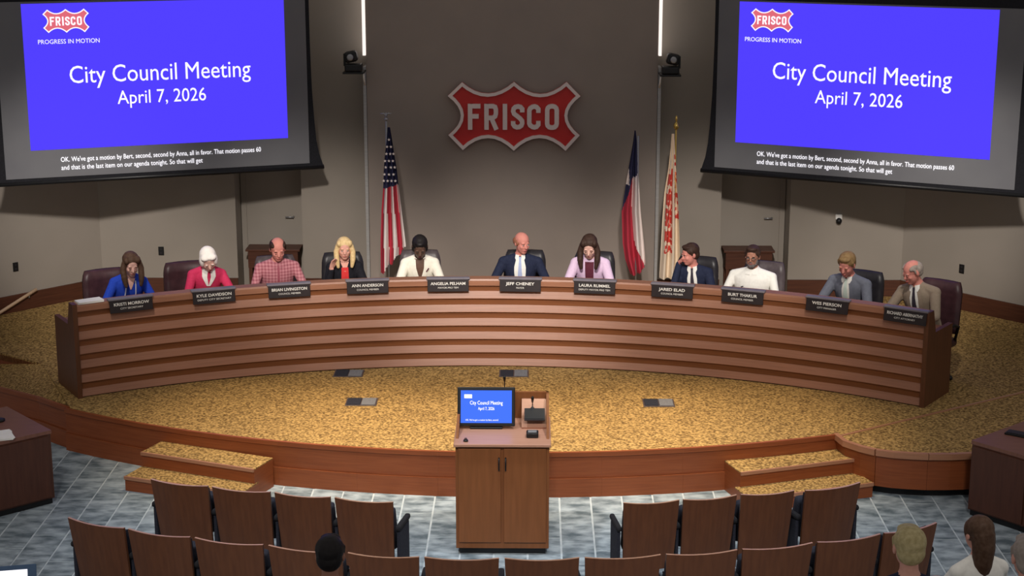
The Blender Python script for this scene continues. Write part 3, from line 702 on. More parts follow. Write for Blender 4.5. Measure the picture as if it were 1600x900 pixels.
p = onz(2, 682, .76); t = tag(empty('paper_stack', (p[0], p[1], .76), R(20)), 'white papers on the left staff desk', 'papers')
for k in range(3): box('sheet', (0, 0, .003 + .006 * k), (.21, .28, .005), WHITE, t, rot=Matrix.Rotation(R(4 * k), 3, 'Z'))
p = onz(-2, 655, .78); t = tag(empty('desk_microphone', (p[0], p[1], .76)), 'black desk microphone on the left staff desk', 'microphone')
lathe('mic_base', [(.06, 0), (.06, .02), (.01, .03)], BLACK, t); tube('mic_stem', [(0, 0, .03), (0, -.02, .12), (.02, -.07, .17)], [.006, .006, .012], BLACK, t)
p = onz(1598, 681, .76); t = tag(empty('desk_keyboard', (p[0], p[1], .76), R(-35)), 'dark keyboard at the edge of the right staff desk', 'keyboard')
box('keyboard_body', (0, 0, .01), (.32, .13, .02), BLACK, t, bev=.004, seg=1); box('key_field', (0, 0, .023), (.29, .10, .006), LEATHERK, t)
# laptop on a stand at the lower left
lp = onz(22, 930, .78); st_ = tag(empty('laptop_stand', (lp[0], lp[1], 0)), 'small round pedestal table under the laptop', 'table')
lathe('pedestal', [(.2, 0), (.2, .02), (.04, .05), (.03, .70)], METAL, st_); lathe('table_disc', [(.24, .70), (.25, .71), (.25, .73), (.24, .74)], DESKW, st_, seg=24)
t = tag(empty('laptop', (lp[0] - .02, lp[1], .74), R(12)), 'open laptop with a white screen at the lower left corner', 'laptop')
box('keyboard_half', (0, -.11, .01), (.36, .24, .018), METAL, t, bev=.004, seg=1)
LAPB = mat('blue_laptop_shell', (52, 78, 108), .5, noise=((9, 9, 9), (60, 86, 118), 2, .3, .7))
rr = Matrix.Rotation(R(-22), 3, 'X')
box('screen_half', (0, .055, .125), (.37, .014, .24), LAPB, t, rot=rr, bev=.004, seg=1)
box('display', (-.03, .046, .118), (.30, .004, .19), SCRWHITE, t, rot=rr)

# papers and microphone on the dais
a = dais_angle(140, P + H, DR + .08)
t = tag(empty('paper_stack', dpt(a, DR + .085, P + H), -a), 'white papers at the left end of the dais rail', 'papers')
for k in range(3): box('sheet', (0, 0, .004 + .008 * k), (.28, .15, .007), WHITE, t, rot=Matrix.Rotation(R(2 * k), 3, 'Z'))

# ------------------------------------------------------------------ executive chairs at the dais
def exec_chair():
    t = empty('office_chair')
    def backmesh():
        bm = bmesh.new(); nx, nz = 8, 10; Fv, Bv = [], []
        for k in range(nz + 1):
            v = k / nz; z = .52 + .57 * v; wd = .265 - .02 * v * v - (.03 if k == nz else 0) - (.01 if k == nz - 1 else 0)
            rf, rb = [], []
            for i in range(nx + 1):
                u = i / nx * 2 - 1; cy = .24 + .10 * v - .035 * u * u; th = .045 * (1 - .5 * abs(u) ** 6) * (1 - .4 * v ** 8) + (.015 if .72 < v < .95 else 0)
                rf.append(bm.verts.new((u * wd, cy - th, z))); rb.append(bm.verts.new((u * wd, cy + .03, z)))
            Fv.append(rf); Bv.append(rb)
        for k in range(nz):
            for i in range(nx):
                bm.faces.new((Fv[k][i], Fv[k][i + 1], Fv[k + 1][i + 1], Fv[k + 1][i])); bm.faces.new((Bv[k][i + 1], Bv[k][i], Bv[k + 1][i], Bv[k + 1][i + 1]))
            bm.faces.new((Bv[k][0], Fv[k][0], Fv[k + 1][0], Bv[k + 1][0])); bm.faces.new((Fv[k][nx], Bv[k][nx], Bv[k + 1][nx], Fv[k + 1][nx]))
        for i in range(nx): bm.faces.new((Fv[0][i + 1], Fv[0][i], Bv[0][i], Bv[0][i + 1])); bm.faces.new((Fv[nz][i], Fv[nz][i + 1], Bv[nz][i + 1], Bv[nz][i]))
        return bm
    from_bm('backrest', backmesh(), LEATHER, t, True)
    box('seat', (0, 0, .42), (.52, .50, .10), LEATHER, t, bev=.035, seg=3, smooth=True)
    for s in (-1, 1): tube('armrest', [(s * .25, .18, .44), (s * .29, .17, .62), (s * .29, .05, .655), (s * .29, -.16, .655), (s * .28, -.20, .60), (s * .25, -.16, .43)], .018, BLACK, t, 6)
    lathe('gas_column', [(.03, .1), (.03, .25), (.022, .26), (.022, .38)], BLACK, t, seg=10)
    for k in range(5):
        a = 2 * math.pi * k / 5; g = tube('base_leg', [(0, 0, .10), (.28 * math.sin(a), .28 * math.cos(a), .065)], [.022, .014], BLACK, t, 6)
        bm = bmesh.new(); add_ball(bm, (.28 * math.sin(a), .28 * math.cos(a), .03), .03, 8, 6); from_bm('caster', bm, BLACK, g, True)
    return t
CH0 = exec_chair()
CHAIRS = [(165, -6, LEATHER, 'burgundy leather office chair behind the woman in blue'), (290, -4, LEATHER, 'burgundy leather office chair behind the white-haired woman'), (430, 0, LEATHERG, 'brown leather office chair behind the man in the plaid shirt'), (535, 0, LEATHERK, 'black leather office chair behind the blonde woman'),
          (656, 0, LEATHERG, 'grey leather office chair behind the woman in the white jacket'), (820, 0, LEATHERK, 'dark leather office chair behind the bald man in navy'), (928, 0, LEATHERK, 'dark leather office chair behind the woman in lavender'), (1088, 4, LEATHERK, 'dark leather office chair behind the man turning aside'),
          (1192, 6, LEATHERG, 'grey leather office chair behind the man in the white polo'), (1345, 8, LEATHERK, 'dark leather office chair behind the man in the grey suit'), (1466, 10, LEATHER, 'burgundy leather office chair behind the man in the tan suit')]
for i, (px, tw_, lm, lab) in enumerate(CHAIRS):
    c = CH0 if i == 0 else copy_tree(CH0)
    a = dais_angle(px, P + 1.1, DR + 1.33); c.location = dpt(a, DR + 1.08, P); c.rotation_euler = (0, 0, -a + R(tw_ * -.5))
    tag(c, lab, 'chair', 'office chairs along the dais')
    for ch in c.children:
        if ch.name.split('.')[0] in ('backrest', 'seat') and lm is not LEATHER:
            ch.data = ch.data.copy(); ch.data.materials[0] = lm

# ------------------------------------------------------------------ theatre seats
def theatre_seat(flat=False):
    t = empty('theatre_seat')
    def panel(w0, w1, z0, z1, th, bow, ysh, lean, nx=8, nz=4, crown=0.0):
        bm = bmesh.new(); A, B = [], []
        for k in range(nz + 1):
            v = k / nz; z = z0 + (z1 - z0) * v; wd = (w0 + (w1 - w0) * v) / 2; ra, rb = [], []
            for i in range(nx + 1):
                u = i / nx * 2 - 1; y = ysh - lean * v - bow * (1 - u * u) * 1.0; zz = z + (crown * u * u if k == nz else 0)
                ra.append(bm.verts.new((u * wd, y, zz))); rb.append(bm.verts.new((u * wd, y + th, zz)))
            A.append(ra); B.append(rb)
        for k in range(nz):
            for i in range(nx):
                bm.faces.new((A[k][i], A[k][i + 1], A[k + 1][i + 1], A[k + 1][i])); bm.faces.new((B[k][i + 1], B[k][i], B[k + 1][i], B[k + 1][i + 1]))
            bm.faces.new((B[k][0], A[k][0], A[k + 1][0], B[k + 1][0])); bm.faces.new((A[k][nx], B[k][nx], B[k + 1][nx], A[k + 1][nx]))
        tf = [bm.faces.new((A[nz][i], A[nz][i + 1], B[nz][i + 1], B[nz][i])) for i in range(nx)]
        for i in range(nx): bm.faces.new((A[0][i + 1], A[0][i], B[0][i], B[0][i + 1]))
        return bm, tf
    bm, tf = panel(.52, .575, .20, .845, .022, .035, .03, .10, crown=.008)
    for f in tf: f.material_index = 1
    from_bm('back_panel', bm, [CHAIRW, CHAIREDGE], t)
    bm, _ = panel(.47, .50, .36, .80, .06, .03, .058, .085); from_bm('back_cushion', bm, NAVYF, t)
    bm = bmesh.new(); add_box(bm, (0, .30, .38) if flat else (0, .21, .50), (.46, .42, .09) if flat else (.46, .10, .40), Matrix.Rotation(R(3 if flat else 12), 3, 'X'), .03, 2); from_bm('seat', bm, NAVYF, t, True)
    for s in (-1,):
        g = box('arm_standard', (s * .31, .16, .30), (.035, .30, .52), NAVYF, t, bev=.012); box('arm_pad', (s * .31, .16, .585), (.055, .34, .05), BLACKF, g, bev=.02)
        box('foot_plate', (s * .31, .16, .02), (.06, .30, .04), BLACK, g)
    return t
TS0 = theatre_seat(); ts_first = True
def seat_row(bounds, z, base_z, names, group):
    global ts_first
    n = len(bounds) - 1
    for i in range(n):
        p, q = np.array(bounds[i]), np.array(bounds[i + 1]); m = (p + q) / 2; d = q - p; wd = np.linalg.norm(d)
        c = TS0 if ts_first else copy_tree(TS0); ts_first = False
        ang = math.atan2(d[1], d[0]); yl = np.array([-d[1], d[0]]) / wd
        m = m + yl * .09                              # measured at the leaning top edge
        c.location = (m[0], m[1], base_z); c.rotation_euler = (0, 0, ang); c.scale = (wd / .62, 1, 1)
        tag(c, names[i], 'theatre seat', group)
        if i == n - 1 and n != 3:
            for ch in list(c.children):
                if ch.name.startswith('arm_standard'):
                    e = copy_tree(ch, c); e.location = (.62, 0, 0)
ZT = .85
def pts(l): return [onz(x, y, ZT)[:2] for x, y in l]
ORD = ['first', 'second', 'third', 'fourth', 'fifth', 'sixth', 'seventh', 'eighth', 'ninth', 'tenth', 'eleventh', 'twelfth']
seat_row(pts([(230, 750), (326, 762), (424, 771), (518, 779), (616, 787)]), ZT, 0, ['wooden theatre seat in the front row left of the podium, %s from the left' % ORD[i] for i in range(4)], 'front row seats left of the podium')
seat_row(pts([(972, 788), (1066, 783), (1156, 775), (1246, 768)]), ZT, 0, ['wooden theatre seat in the front row right of the podium, %s from the left' % ORD[i] for i in range(3)], 'front row seats right of the podium')
seat_row(pts([(1258, 769), (1350, 755)]), ZT, 0, ['wooden theatre seat at the right end of the front row, by the steps'], 'front row seats right of the podium')
seat_row(pts([(100, 810), (194, 828), (298, 842), (413, 854), (538, 866), (658, 873), (784, 875), (910, 874), (1038, 869), (1158, 861), (1276, 850), (1382, 836), (1470, 818)]), ZT, 0, ['wooden theatre seat in the second row, %s from the left' % ORD[i] for i in range(12)], 'second row seats')

#PEOPLE#
# ------------------------------------------------------------------ people
VOX = .008
def cmat(name, rgb, rough=.85, k=8): return mat(name, rgb, rough, noise=((40, 40, 40), tuple(min(255, v + k) for v in rgb), 2, .3, .7), spec=.2)
def rotm(p, y, r): return Matrix.Rotation(y, 3, 'Z') @ Matrix.Rotation(p, 3, 'X') @ Matrix.Rotation(r, 3, 'Y')
EYEW = cmat('eye_white', (225, 218, 212), .4); EYED = cmat('eye_dark', (36, 26, 22), .3); LIPS = cmat('lips', (168, 92, 88), .5)
RINGS = [(-.11, .13, .10), (-.06, .168, .122), (.03, .172, .126), (.13, .160, .118), (.25, .164, .118), (.35, .180, .118), (.42, .184, .105), (.465, .155, .088), (.50, .100, .070), (.53, .066, .058), (.56, .052, .052)]
class Fig:
    pass
def dist_caps(Pn, p, q, r0, r1):
    p, q = np.array(p), np.array(q); d = q - p; t = np.clip(((Pn - p) @ d) / max(d @ d, 1e-9), 0, 1)
    return np.linalg.norm(Pn - p - t[:, None] * d, axis=1) - (r0 + (r1 - r0) * t)
def dist_ell(Pn, c, r, M):
    q = (Pn - np.array(c)) @ np.array(M); k = np.linalg.norm(q / np.array(r), axis=1)
    return (k - 1) * min(r)
def person_shape(sp):
    """joints and primitives of a seated figure facing -y, seat at z .47"""
    g = Fig(); g.sp = sp; prims = []
    sw = sp.get('sw', 1.0); gi = sp.get('girth', 1.0); L, S = R(sp.get('lean', 14)), R(sp.get('side', 0))
    pel = Vector((0, 0, .575)); up = Vector((math.sin(S), -math.sin(L) * math.cos(S), math.cos(L) * math.cos(S))).normalized()
    tw = R(sp.get('twist', 0)); right = Vector((math.cos(tw), math.sin(tw), 0)); right = (right - up * right.dot(up)).normalized(); fwd = right.cross(up) * 1.0
    if fwd.y > 0: fwd = -fwd
    g.pel, g.up, g.right, g.fwd, g.gi, g.sw = pel, up, right, fwd, gi, sw
    g.at = lambda x, s, f: pel + up * s + right * x + fwd * f
    def ring(s):
        ss = [r[0] for r in RINGS]; return np.interp(s, ss, [r[1] for r in RINGS]) * (gi if s < .45 else (1 + gi) / 2), np.interp(s, ss, [r[2] for r in RINGS]) * gi
    g.ring = ring
    CL, SK, TR, SH = 1, 0, 2, 3
    bm = bmesh.new(); rings = []
    ns = 26
    for i in range(ns + 1):
        s = -.11 + .67 * i / ns; rx, ry = ring(s)
        rings.append([bm.verts.new(g.at(rx * math.cos(t), s, ry * math.sin(t))) for t in [2 * math.pi * k / 24 for k in range(24)]])
    for a, b in zip(rings, rings[1:]):
        for k in range(24): bm.faces.new((a[k], a[(k + 1) % 24], b[(k + 1) % 24], b[k]))
    bm.faces.new(rings[0][::-1]); bm.faces.new(rings[-1])
    def cap(p, q, r0, r1, m):
        p, q = Vector(p), Vector(q); add_tube(bm, [p, q], [r0, r1], 12); add_ball(bm, p, r0 * .999, 12, 8); add_ball(bm, q, r1 * .999, 12, 8); prims.append(('c', tuple(p), tuple(q), r0, r1, m))
    def ell(c, r, m, M=None):
        M = M or Matrix.Identity(3); add_ball(bm, c, r, 14, 10, M); prims.append(('e', tuple(c), tuple(r), M, m))
    jk = .006 if sp.get('jacket') else 0
    # shoulders and arms
    g.hands = []
    for i, s in enumerate((-1, 1)):
        sh = g.at(s * .172 * sw * (1 + (gi - 1) * .6), .425, .0)
        cap(g.at(s * .06, .485, 0), sh, .05, .06 + jk, CL)
        arm = sp.get('arms', (None, None))[i]
        if arm is None: el = sh + right * s * .085 + fwd * .13 - Vector((0, 0, .255)); el.z = max(el.z, .775); wr = el + fwd * .20 - right * s * .135 + Vector((0, 0, .012))
        elif arm == 'face': el = sh + right * s * .06 + fwd * .16 - Vector((0, 0, .20)); wr = None
        else: el = sh + right * arm[0][0] + fwd * arm[0][1] + Vector((0, 0, arm[0][2])); wr = el + right * arm[1][0] + fwd * arm[1][1] + Vector((0, 0, arm[1][2]))
        g.hands.append([sh, el, wr, s, arm])
    # neck and head
    nb = g.at(0, .52, .0); hp, hy, hr = R(sp.get('hp', 20)), R(sp.get('hy', 0)), R(sp.get('hr', 0))
    HM = rotm(hp, hy, hr); piv = nb + up * .045 + Vector((sp.get('hx', 0), -.012, 0))
    hc = piv + HM @ Vector((0, -.018, .108)); g.HM, g.hc = HM, hc
    hs = g.hs = sp.get('hs', 1.06); hw = lambda v: hc + HM @ Vector(v) * hs
    ell0 = ell
    def ell(c, r, m, M=None): ell0(c, tuple(q * hs for q in r), m, M)
    cap(g.at(0, .49, -.005), hw((0, .02, -.055)), .056, .052, SK)
    ell(hw((0, .015, .035)), (.077, .096, .082), SK, HM)
    ell(hw((0, -.022, -.03)), (.064, .069, .084), SK, HM)
    ell(hw((0, -.052, -.086)), (.034, .034, .026), SK, HM)
    cap(hw((0, -.082, .012)), hw((0, -.103, -.022)), .008, .014, SK)
    for s in (-1, 1):
        ell(hw((s * .078, .008, -.004)), (.010, .021, .031), SK, HM); ell(hw((s * .035, -.066, -.022)), (.022, .018, .02), SK, HM)
        ell(hw((s * .03, -.078, .022)), (.022, .010, .008), SK, HM)
    ell(hw((0, -.082, -.058)), (.024, .012, .012), SK, HM)
    ell = ell0
    # arms, now that the head is placed
    for k, (sh, el, wr, s, arm) in enumerate(g.hands):
        if wr is None: wr = hw((s * .085, -.075, -.10)) + right * s * .03; g.hands[k][2] = wr
        cap(sh, el, .056 + jk, .045 + jk, CL)
        we = el + (wr - el) * .97
        sleeve = sp.get('sleeve', 1.0)
        if sleeve >= 1: cap(el, we, .045 + jk, .033 + jk, CL)
        else: cap(el, we, .042, .028, SK)
        d = (wr - el).normalized()
        if arm == 'face': d = (hw((s * .055, -.06, -.03)) - wr).normalized(); nrm = (right * -s).normalized()
        else: nrm = Vector((0, 0, -1))
        ac = d.cross(nrm).normalized(); nrm = ac.cross(d).normalized()
        PM = Matrix((ac, d, nrm)).transposed()
        cap(we, wr + d * .02, .028, .028, SK)
        ell(wr + d * .05, (.042, .052, .017), SK, PM)
        for j, (o, ln) in enumerate(((-.031, .066), (-.010, .078), (.011, .074), (.031, .058))):
            b0 = wr + d * .085 + ac * o; b1 = b0 + d * ln * .55 + nrm * .008; b2 = b1 + d * ln * .40 + nrm * .022
            cap(b0 - d * .02, b1, .0105, .0098, SK); cap(b1, b2, .0098, .0088, SK)
        t0 = wr + d * .03 + ac * (-s * .034) * (1 if ac.dot(right) * 1 > 0 else -1); sd = (t0 - wr - d * .03).normalized()
        t1 = t0 + d * .03 + sd * .022; cap(t0, t1, .012, .011, SK); cap(t1, t1 + d * .028 + sd * .006, .011, .009, SK)
    # legs
    for s in (-1, 1):
        hip = Vector((s * .095, -.02, .55)); kn = Vector((s * .11, -.44, .545)); an = Vector((s * .11, -.40, .10))
        cap(hip, kn, .08, .058, TR); cap(kn, an, .055, .038, TR); cap(an + Vector((0, .03, -.055)), an + Vector((0, -.13, -.065)), .042, .036, SH)
    g.prims = prims; g.top = hw((0, .01, .125)); g.bm = bm
    return g
def remesh_object(bm, vox):
    me = bpy.data.meshes.new('tmp'); bm.to_mesh(me); bm.free(); o = bpy.data.objects.new('tmp', me); COL.objects.link(o)
    md = o.modifiers.new('r', 'REMESH'); md.mode = 'VOXEL'; md.voxel_size = vox; md.adaptivity = 0
    return o
def hair_shape(kind, g):
    bm = bmesh.new()
    def ell(c, r): add_ball(bm, g.hc + g.HM @ Vector(c) * g.hs, tuple(q * g.hs for q in r), 14, 10, g.HM)
    def lock(pts_, rad): add_tube(bm, [g.hc + g.HM @ Vector(p) * g.hs for p in pts_], rad, 10)
    def hang(pts_, rad):      # world-vertical lock: first point in head space, later ones offset straight down
        p0 = g.hc + g.HM @ Vector(pts_[0]) * g.hs; out = [p0]
        for q in pts_[1:]: out.append(p0 + g.right * q[0] + g.fwd * q[1] + Vector((0, 0, q[2])))
        add_tube(bm, out, rad, 10)
        add_ball(bm, out[-1], rad[-1] * .99, 10, 6); add_ball(bm, out[0], rad[0] * .99, 10, 6)
    if kind == 'receding':
        ell((0, .048, .022), (.087, .082, .072)); ell((0, .055, -.01), (.078, .062, .07))
        for s in (-1, 1): ell((s * .055, -.005, .062), (.026, .055, .028)); lock([(s * .076, -.012, .05), (s * .079, -.014, .0)], [.016, .008])
    elif kind != 'bald':
        ell((0, .026, .046), (.087, .101, .086)); ell((0, .052, -.005), (.078, .066, .075))
    if kind == 'short':
        ell((0, -.03, .098), (.062, .045, .026))
        for s in (-1, 1): lock([(s * .076, -.012, .06), (s * .079, -.014, .0)], [.016, .008])
    if kind == 'bald':
        for s in (-1, 1): ell((s * .058, .03, .012), (.03, .07, .045))
        ell((0, .075, -.005), (.07, .042, .055))
    if kind == 'long':
        for s in (-1, 1):
            ell((s * .058, -.022, .072), (.032, .05, .04))
            hang([(s * .072, -.015, .05), (s * .022, .0, -.08), (s * .018, .025, -.17), (s * .005, .04, -.25)], [.030, .034, .034, .020])
        hang([(0, .085, .03), (0, -.05, -.1), (0, -.06, -.2)], [.06, .055, .045])
    if kind == 'longback':
        hang([(0, .06, .02), (0, -.02, -.1), (0.01, -.03, -.22), (.015, -.03, -.34)], [.082, .078, .066, .04])
        for s in (-1, 1): ell((s * .055, -.005, .03), (.035, .05, .07))
    if kind == 'bob':
        for s in (-1, 1): ell((s * .066, -.005, .0), (.030, .06, .075)); ell((s * .035, -.04, .088), (.045, .04, .028))
        ell((0, .06, -.03), (.075, .055, .07))
    if kind == 'updo':
        ell((0, .105, .03), (.05, .04, .05)); ell((0, -.03, .095), (.05, .045, .022))
        for s in (-1, 1): ell((s * .07, .02, -.02), (.02, .05, .05))
    return bm
def patch(name, g, rows, off, m, parent, nx=6, back=False):
    V, F = [], []
    ss = np.linspace(rows[0][0], rows[-1][0], 14); S0 = [r[0] for r in rows]; inc = S0[0] < S0[-1]
    xp = S0 if inc else S0[::-1]
    for s in ss:
        xl = np.interp(s, xp, [r[1] for r in rows] if inc else [r[1] for r in rows][::-1]); xr = np.interp(s, xp, [r[2] for r in rows] if inc else [r[2] for r in rows][::-1]); rx, ry = g.ring(s)
        for i in range(nx + 1):
            x = xl + (xr - xl) * i / nx; y = ry * math.sqrt(max(1 - (x / rx) ** 2, .02)) + off
            V.append(g.at(x, s, -y if back else y))
    for j in range(13):
        for i in range(nx): a = j * (nx + 1) + i; F.append((a, a + 1, a + nx + 2, a + nx + 1))
    n = len(V); inn = [Vector(v) - g.fwd * .004 for v in V]
    F2 = [tuple(n + i for i in f[::-1]) for f in F]
    return mesh(name, V + inn, F + F2, m, parent, True)
def suit(g, root, vw, shirt, tie, jacket):
    patch('shirt_front', g, [(.505, -vw * .75, vw * .75), (.42, -vw, vw), (.25, -vw * .8, vw * .8), (.08, -vw * .55, vw * .55)], .007, shirt, root)
    for s in (-1, 1):
        r_ = [(.50, .6, 1.15), (.40, .92, 1.65), (.33, .9, 1.75), (.25, .8, 1.3), (.08, .52, .75)]
        patch('lapel', g, [(q, min(s * a * vw, s * b * vw), max(s * a * vw, s * b * vw)) for q, a, b in r_], .011, jacket, root, 3)
        patch('shirt_collar', g, [(.535, min(s * .012, s * .055), max(s * .012, s * .055)), (.50, min(s * .016, s * .06), max(s * .016, s * .06)), (.475, min(s * .03, s * .045), max(s * .03, s * .045))], .014, shirt, root, 3)
    if tie: patch('tie', g, [(.515, -.014, .014), (.49, -.012, .012), (.30, -.026, .026), (.08, -.036, .036)], .015, tie, root, 3)
FIGS = []
def person(sp):
    g = person_shape(sp); k = 1.0
    root = empty('person'); tag(root, sp['label'], 'person', sp.get('group'))
    if 'head' in sp:           # audience: head centre given in the room, tier height given
        zc, tier = sp['head'][2], sp['tier']; k = (zc - tier) / g.hc.z; th = sp.get('rz', math.pi)
        o = Matrix.Rotation(th, 3, 'Z') @ (g.hc * k); root.location = (sp['head'][0] - o.x, sp['head'][1] - o.y, tier); root.rotation_euler = (0, 0, th)
    else:
        a0 = dais_angle(sp['px'], P + 1.3, DR + .9); th = -a0 + R(sp.get('turn', 0))
        for it in range(3):
            o = Matrix.Rotation(th, 3, 'Z') @ (g.top * k)
            # radius of the head when the pelvis sits at DR + 1.06
            rh = DR + sp.get('pr', 1.07) + (g.top * k).y; a = dais_angle(sp['px'], P + g.top.z * k, rh); p = dpt(a, rh)
            zt = ony(sp['px'], sp['py'], p[1])[2]; k = (zt - P) / g.top.z; th = -a + R(sp.get('turn', 0))
        k = min(max(k, .9), 1.1)
        o = Matrix.Rotation(th, 3, 'Z') @ (g.top * k); root.location = (p[0] - o.x, p[1] - o.y, P); root.rotation_euler = (0, 0, th)
    root.scale = (k, k, k)
    g.root = root; g.tmp = remesh_object(g.bm, VOX); g.hairtmp = remesh_object(hair_shape(sp['hair'], g), .008) if sp.get('hair') else None
    g.beardtmp = None
    if sp.get('beard'):
        bm = bmesh.new(); hw = lambda v: g.hc + g.HM @ Vector(v) * g.hs
        add_ball(bm, hw((0, -.050, -.082)), (.049, .048, .040), 14, 10, g.HM); 
        for s in (-1, 1): add_ball(bm, hw((s * .052, -.02, -.05)), (.018, .04, .045), 12, 8, g.HM)
        add_ball(bm, hw((0, -.088, -.044)), (.030, .012, .008), 12, 8, g.HM)
        g.beardtmp = remesh_object(bm, .007)
    FIGS.append(g); return g
def finish_people():
    dg = bpy.context.evaluated_depsgraph_get(); dg.update()
    def extract(o, sm):
        me = bpy.data.meshes.new_from_object(o.evaluated_get(dg)); bpy.data.objects.remove(o)
        bm = bmesh.new(); bm.from_mesh(me); bpy.data.meshes.remove(me)
        for _ in range(sm): bmesh.ops.smooth_vert(bm, verts=bm.verts, factor=.5, use_axis_x=True, use_axis_y=True, use_axis_z=True)
        return bm
    for g in FIGS:
        sp = g.sp; bm = extract(g.tmp, 2); bm.verts.ensure_lookup_table()
        co = np.array([v.co[:] for v in bm.verts]); D = []; Mi = []
        # torso distance
        q = co - np.array(g.pel); s = q @ np.array(g.up); x = q @ np.array(g.right); f = q @ np.array(g.fwd)
        sc = np.clip(s, -.11, .50); rx = np.interp(sc, [r[0] for r in RINGS], [r[1] for r in RINGS]) * g.gi; ry = np.interp(sc, [r[0] for r in RINGS], [r[2] for r in RINGS]) * g.gi
        d = np.sqrt((x / rx) ** 2 + (f / ry) ** 2) - 1; d = d * np.minimum(rx, ry) + np.abs(s - sc); D.append(d); Mi.append(1)
        for p in g.prims:
            if p[0] == 'c': D.append(dist_caps(co, p[1], p[2], p[3], p[4])); Mi.append(p[5])
            else: D.append(dist_ell(co, p[1], p[2], p[3])); Mi.append(p[4])
        mi = np.array(Mi)[np.argmin(np.array(D), axis=0)]
        mi = np.where((mi == 1) & (s < -.02) & (np.abs(s) < .3) & (co[:, 2] < .56), 2, mi)
        for fc in bm.faces:
            c = [mi[v.index] for v in fc.verts]; fc.material_index = int(max(set(c), key=c.count)); fc.smooth = True
        hw = lambda v: g.hc + g.HM @ Vector(v) * g.hs
        n0 = len(bm.faces)
        def feat(c, r, m):
            for fc in add_ball(bm, hw(c), r, 8, 6, g.HM): fc.material_index = m; fc.smooth = True
        for sd in (-1, 1):
            feat((sd * .030, -.0835, .006), (.0115, .005, .005), 0 if sp.get('hp', 20) >= 16 else 4); feat((sd * .030, -.0875, .006 if sp.get('hp', 20) < 16 else .002), (.0055, .003, .005) if sp.get('hp', 20) < 16 else (.011, .003, .0016), 5)
            feat((sd * .031, -.0895, .0265), (.017, .004, .0035), 7)
        feat((0, -.0935, -.0565), (.021, .006, .0055), 6)
        me = bpy.data.meshes.new('body'); bm.to_mesh(me); bm.free()
        for m in (sp['skin'], sp['cloth'], sp.get('trousers', NAVYF), BLACK, EYEW, EYED, sp.get('lips', LIPS), sp.get('brow', sp.get('haircol', EYED))): me.materials.append(m)
        link(bpy.data.objects.new('body', me), g.root)
        for key, nm, mm in (('hairtmp', 'hair', sp.get('haircol')), ('beardtmp', 'beard', sp.get('beard'))):
            o = getattr(g, key)
            if o is None: continue
            b2 = extract(o, 1); m2 = bpy.data.meshes.new(nm)
            for fc in b2.faces: fc.smooth = True
            b2.to_mesh(m2); b2.free(); m2.materials.append(mm); link(bpy.data.objects.new(nm, m2), g.root)
        if sp.get('extra'): sp['extra'](g, g.root)

FAIR = cmat('fair_skin', (218, 160, 142), .55); ROSY = cmat('rosy_skin', (212, 138, 124), .55); PALE = cmat('pale_skin', (226, 178, 162), .55); DARKS = cmat('dark_skin', (98, 72, 60), .5); BROWNS = cmat('brown_skin', (164, 114, 94), .5)
BRN = cmat('brown_hair', (74, 52, 38), .6, 18); DBRN = cmat('dark_brown_hair', (54, 36, 28), .6, 14); BLND = cmat('blonde_hair', (206, 176, 124), .55, 24); WHT = cmat('white_hair', (244, 236, 228), .6); BLK = cmat('black_hair', (28, 24, 24), .5, 8); SAND = cmat('sandy_hair', (132, 104, 66), .6, 20); GRY = cmat('grey_hair', (150, 138, 128), .6, 20); RED = cmat('reddish_hair', (150, 96, 72), .6, 16); SALT = cmat('grey_beard', (92, 84, 82), .7, 30); DBLND = cmat('dark_blond_hair', (170, 154, 108), .55, 30)
NAVY = cmat('navy_suit', (34, 40, 62)); GREYS = cmat('grey_suit', (112, 116, 128)); TAN = cmat('tan_suit', (150, 134, 116)); WHITEC = cmat('white_cloth', (238, 236, 228)); CREAMC = cmat('cream_jacket', (240, 234, 218)); BLUEC = cmat('blue_cloth', (38, 72, 190)); PINKC = cmat('pink_red_cloth', (206, 52, 92)); BLACKC = cmat('black_jacket', (26, 26, 32)); REDC = cmat('red_top', (214, 56, 56)); LAV = cmat('lavender_jacket', (222, 194, 220)); MAR = cmat('maroon_top', (92, 40, 54)); TIEB = cmat('pale_blue_tie', (168, 180, 214)); TIED = cmat('dark_tie', (56, 50, 60)); TIEG = cmat('pale_green_tie', (206, 222, 210)); GOLDB = cmat('pale_beads', (214, 220, 235))
PLAID = bpy.data.materials.new('red_plaid_shirt'); PLAID.use_nodes = True
def _plaid():
    nt = PLAID.node_tree; b = nt.nodes['Principled BSDF']; b.inputs['Roughness'].default_value = .9
    tc = nt.nodes.new('ShaderNodeTexCoord'); mixs = []
    for ax in ('X', 'Z'):
        wv = nt.nodes.new('ShaderNodeTexWave'); wv.bands_direction = ax; wv.inputs['Scale'].default_value = 9; nt.links.new(tc.outputs['Object'], wv.inputs['Vector']); mixs.append(wv)
    ad = nt.nodes.new('ShaderNodeMath'); ad.operation = 'ADD'; nt.links.new(mixs[0].outputs['Fac'], ad.inputs[0]); nt.links.new(mixs[1].outputs['Fac'], ad.inputs[1])
    ml = nt.nodes.new('ShaderNodeMath'); ml.operation = 'MULTIPLY'; ml.inputs[1].default_value = .5; nt.links.new(ad.outputs[0], ml.inputs[0])
    cr = nt.nodes.new('ShaderNodeValToRGB'); cr.color_ramp.elements[0].color = lin((146, 74, 86)); cr.color_ramp.elements[1].color = lin((204, 140, 146)); nt.links.new(ml.outputs[0], cr.inputs[0]); nt.links.new(cr.outputs[0], b.inputs['Base Color'])
_plaid()
def vneck(g, root, m, w, s0, nm='neckline'): patch(nm, g, [(.515, -w, w), (s0 + .05, -w * .45, w * .45), (s0, -.006, .006)], .006, m, root)
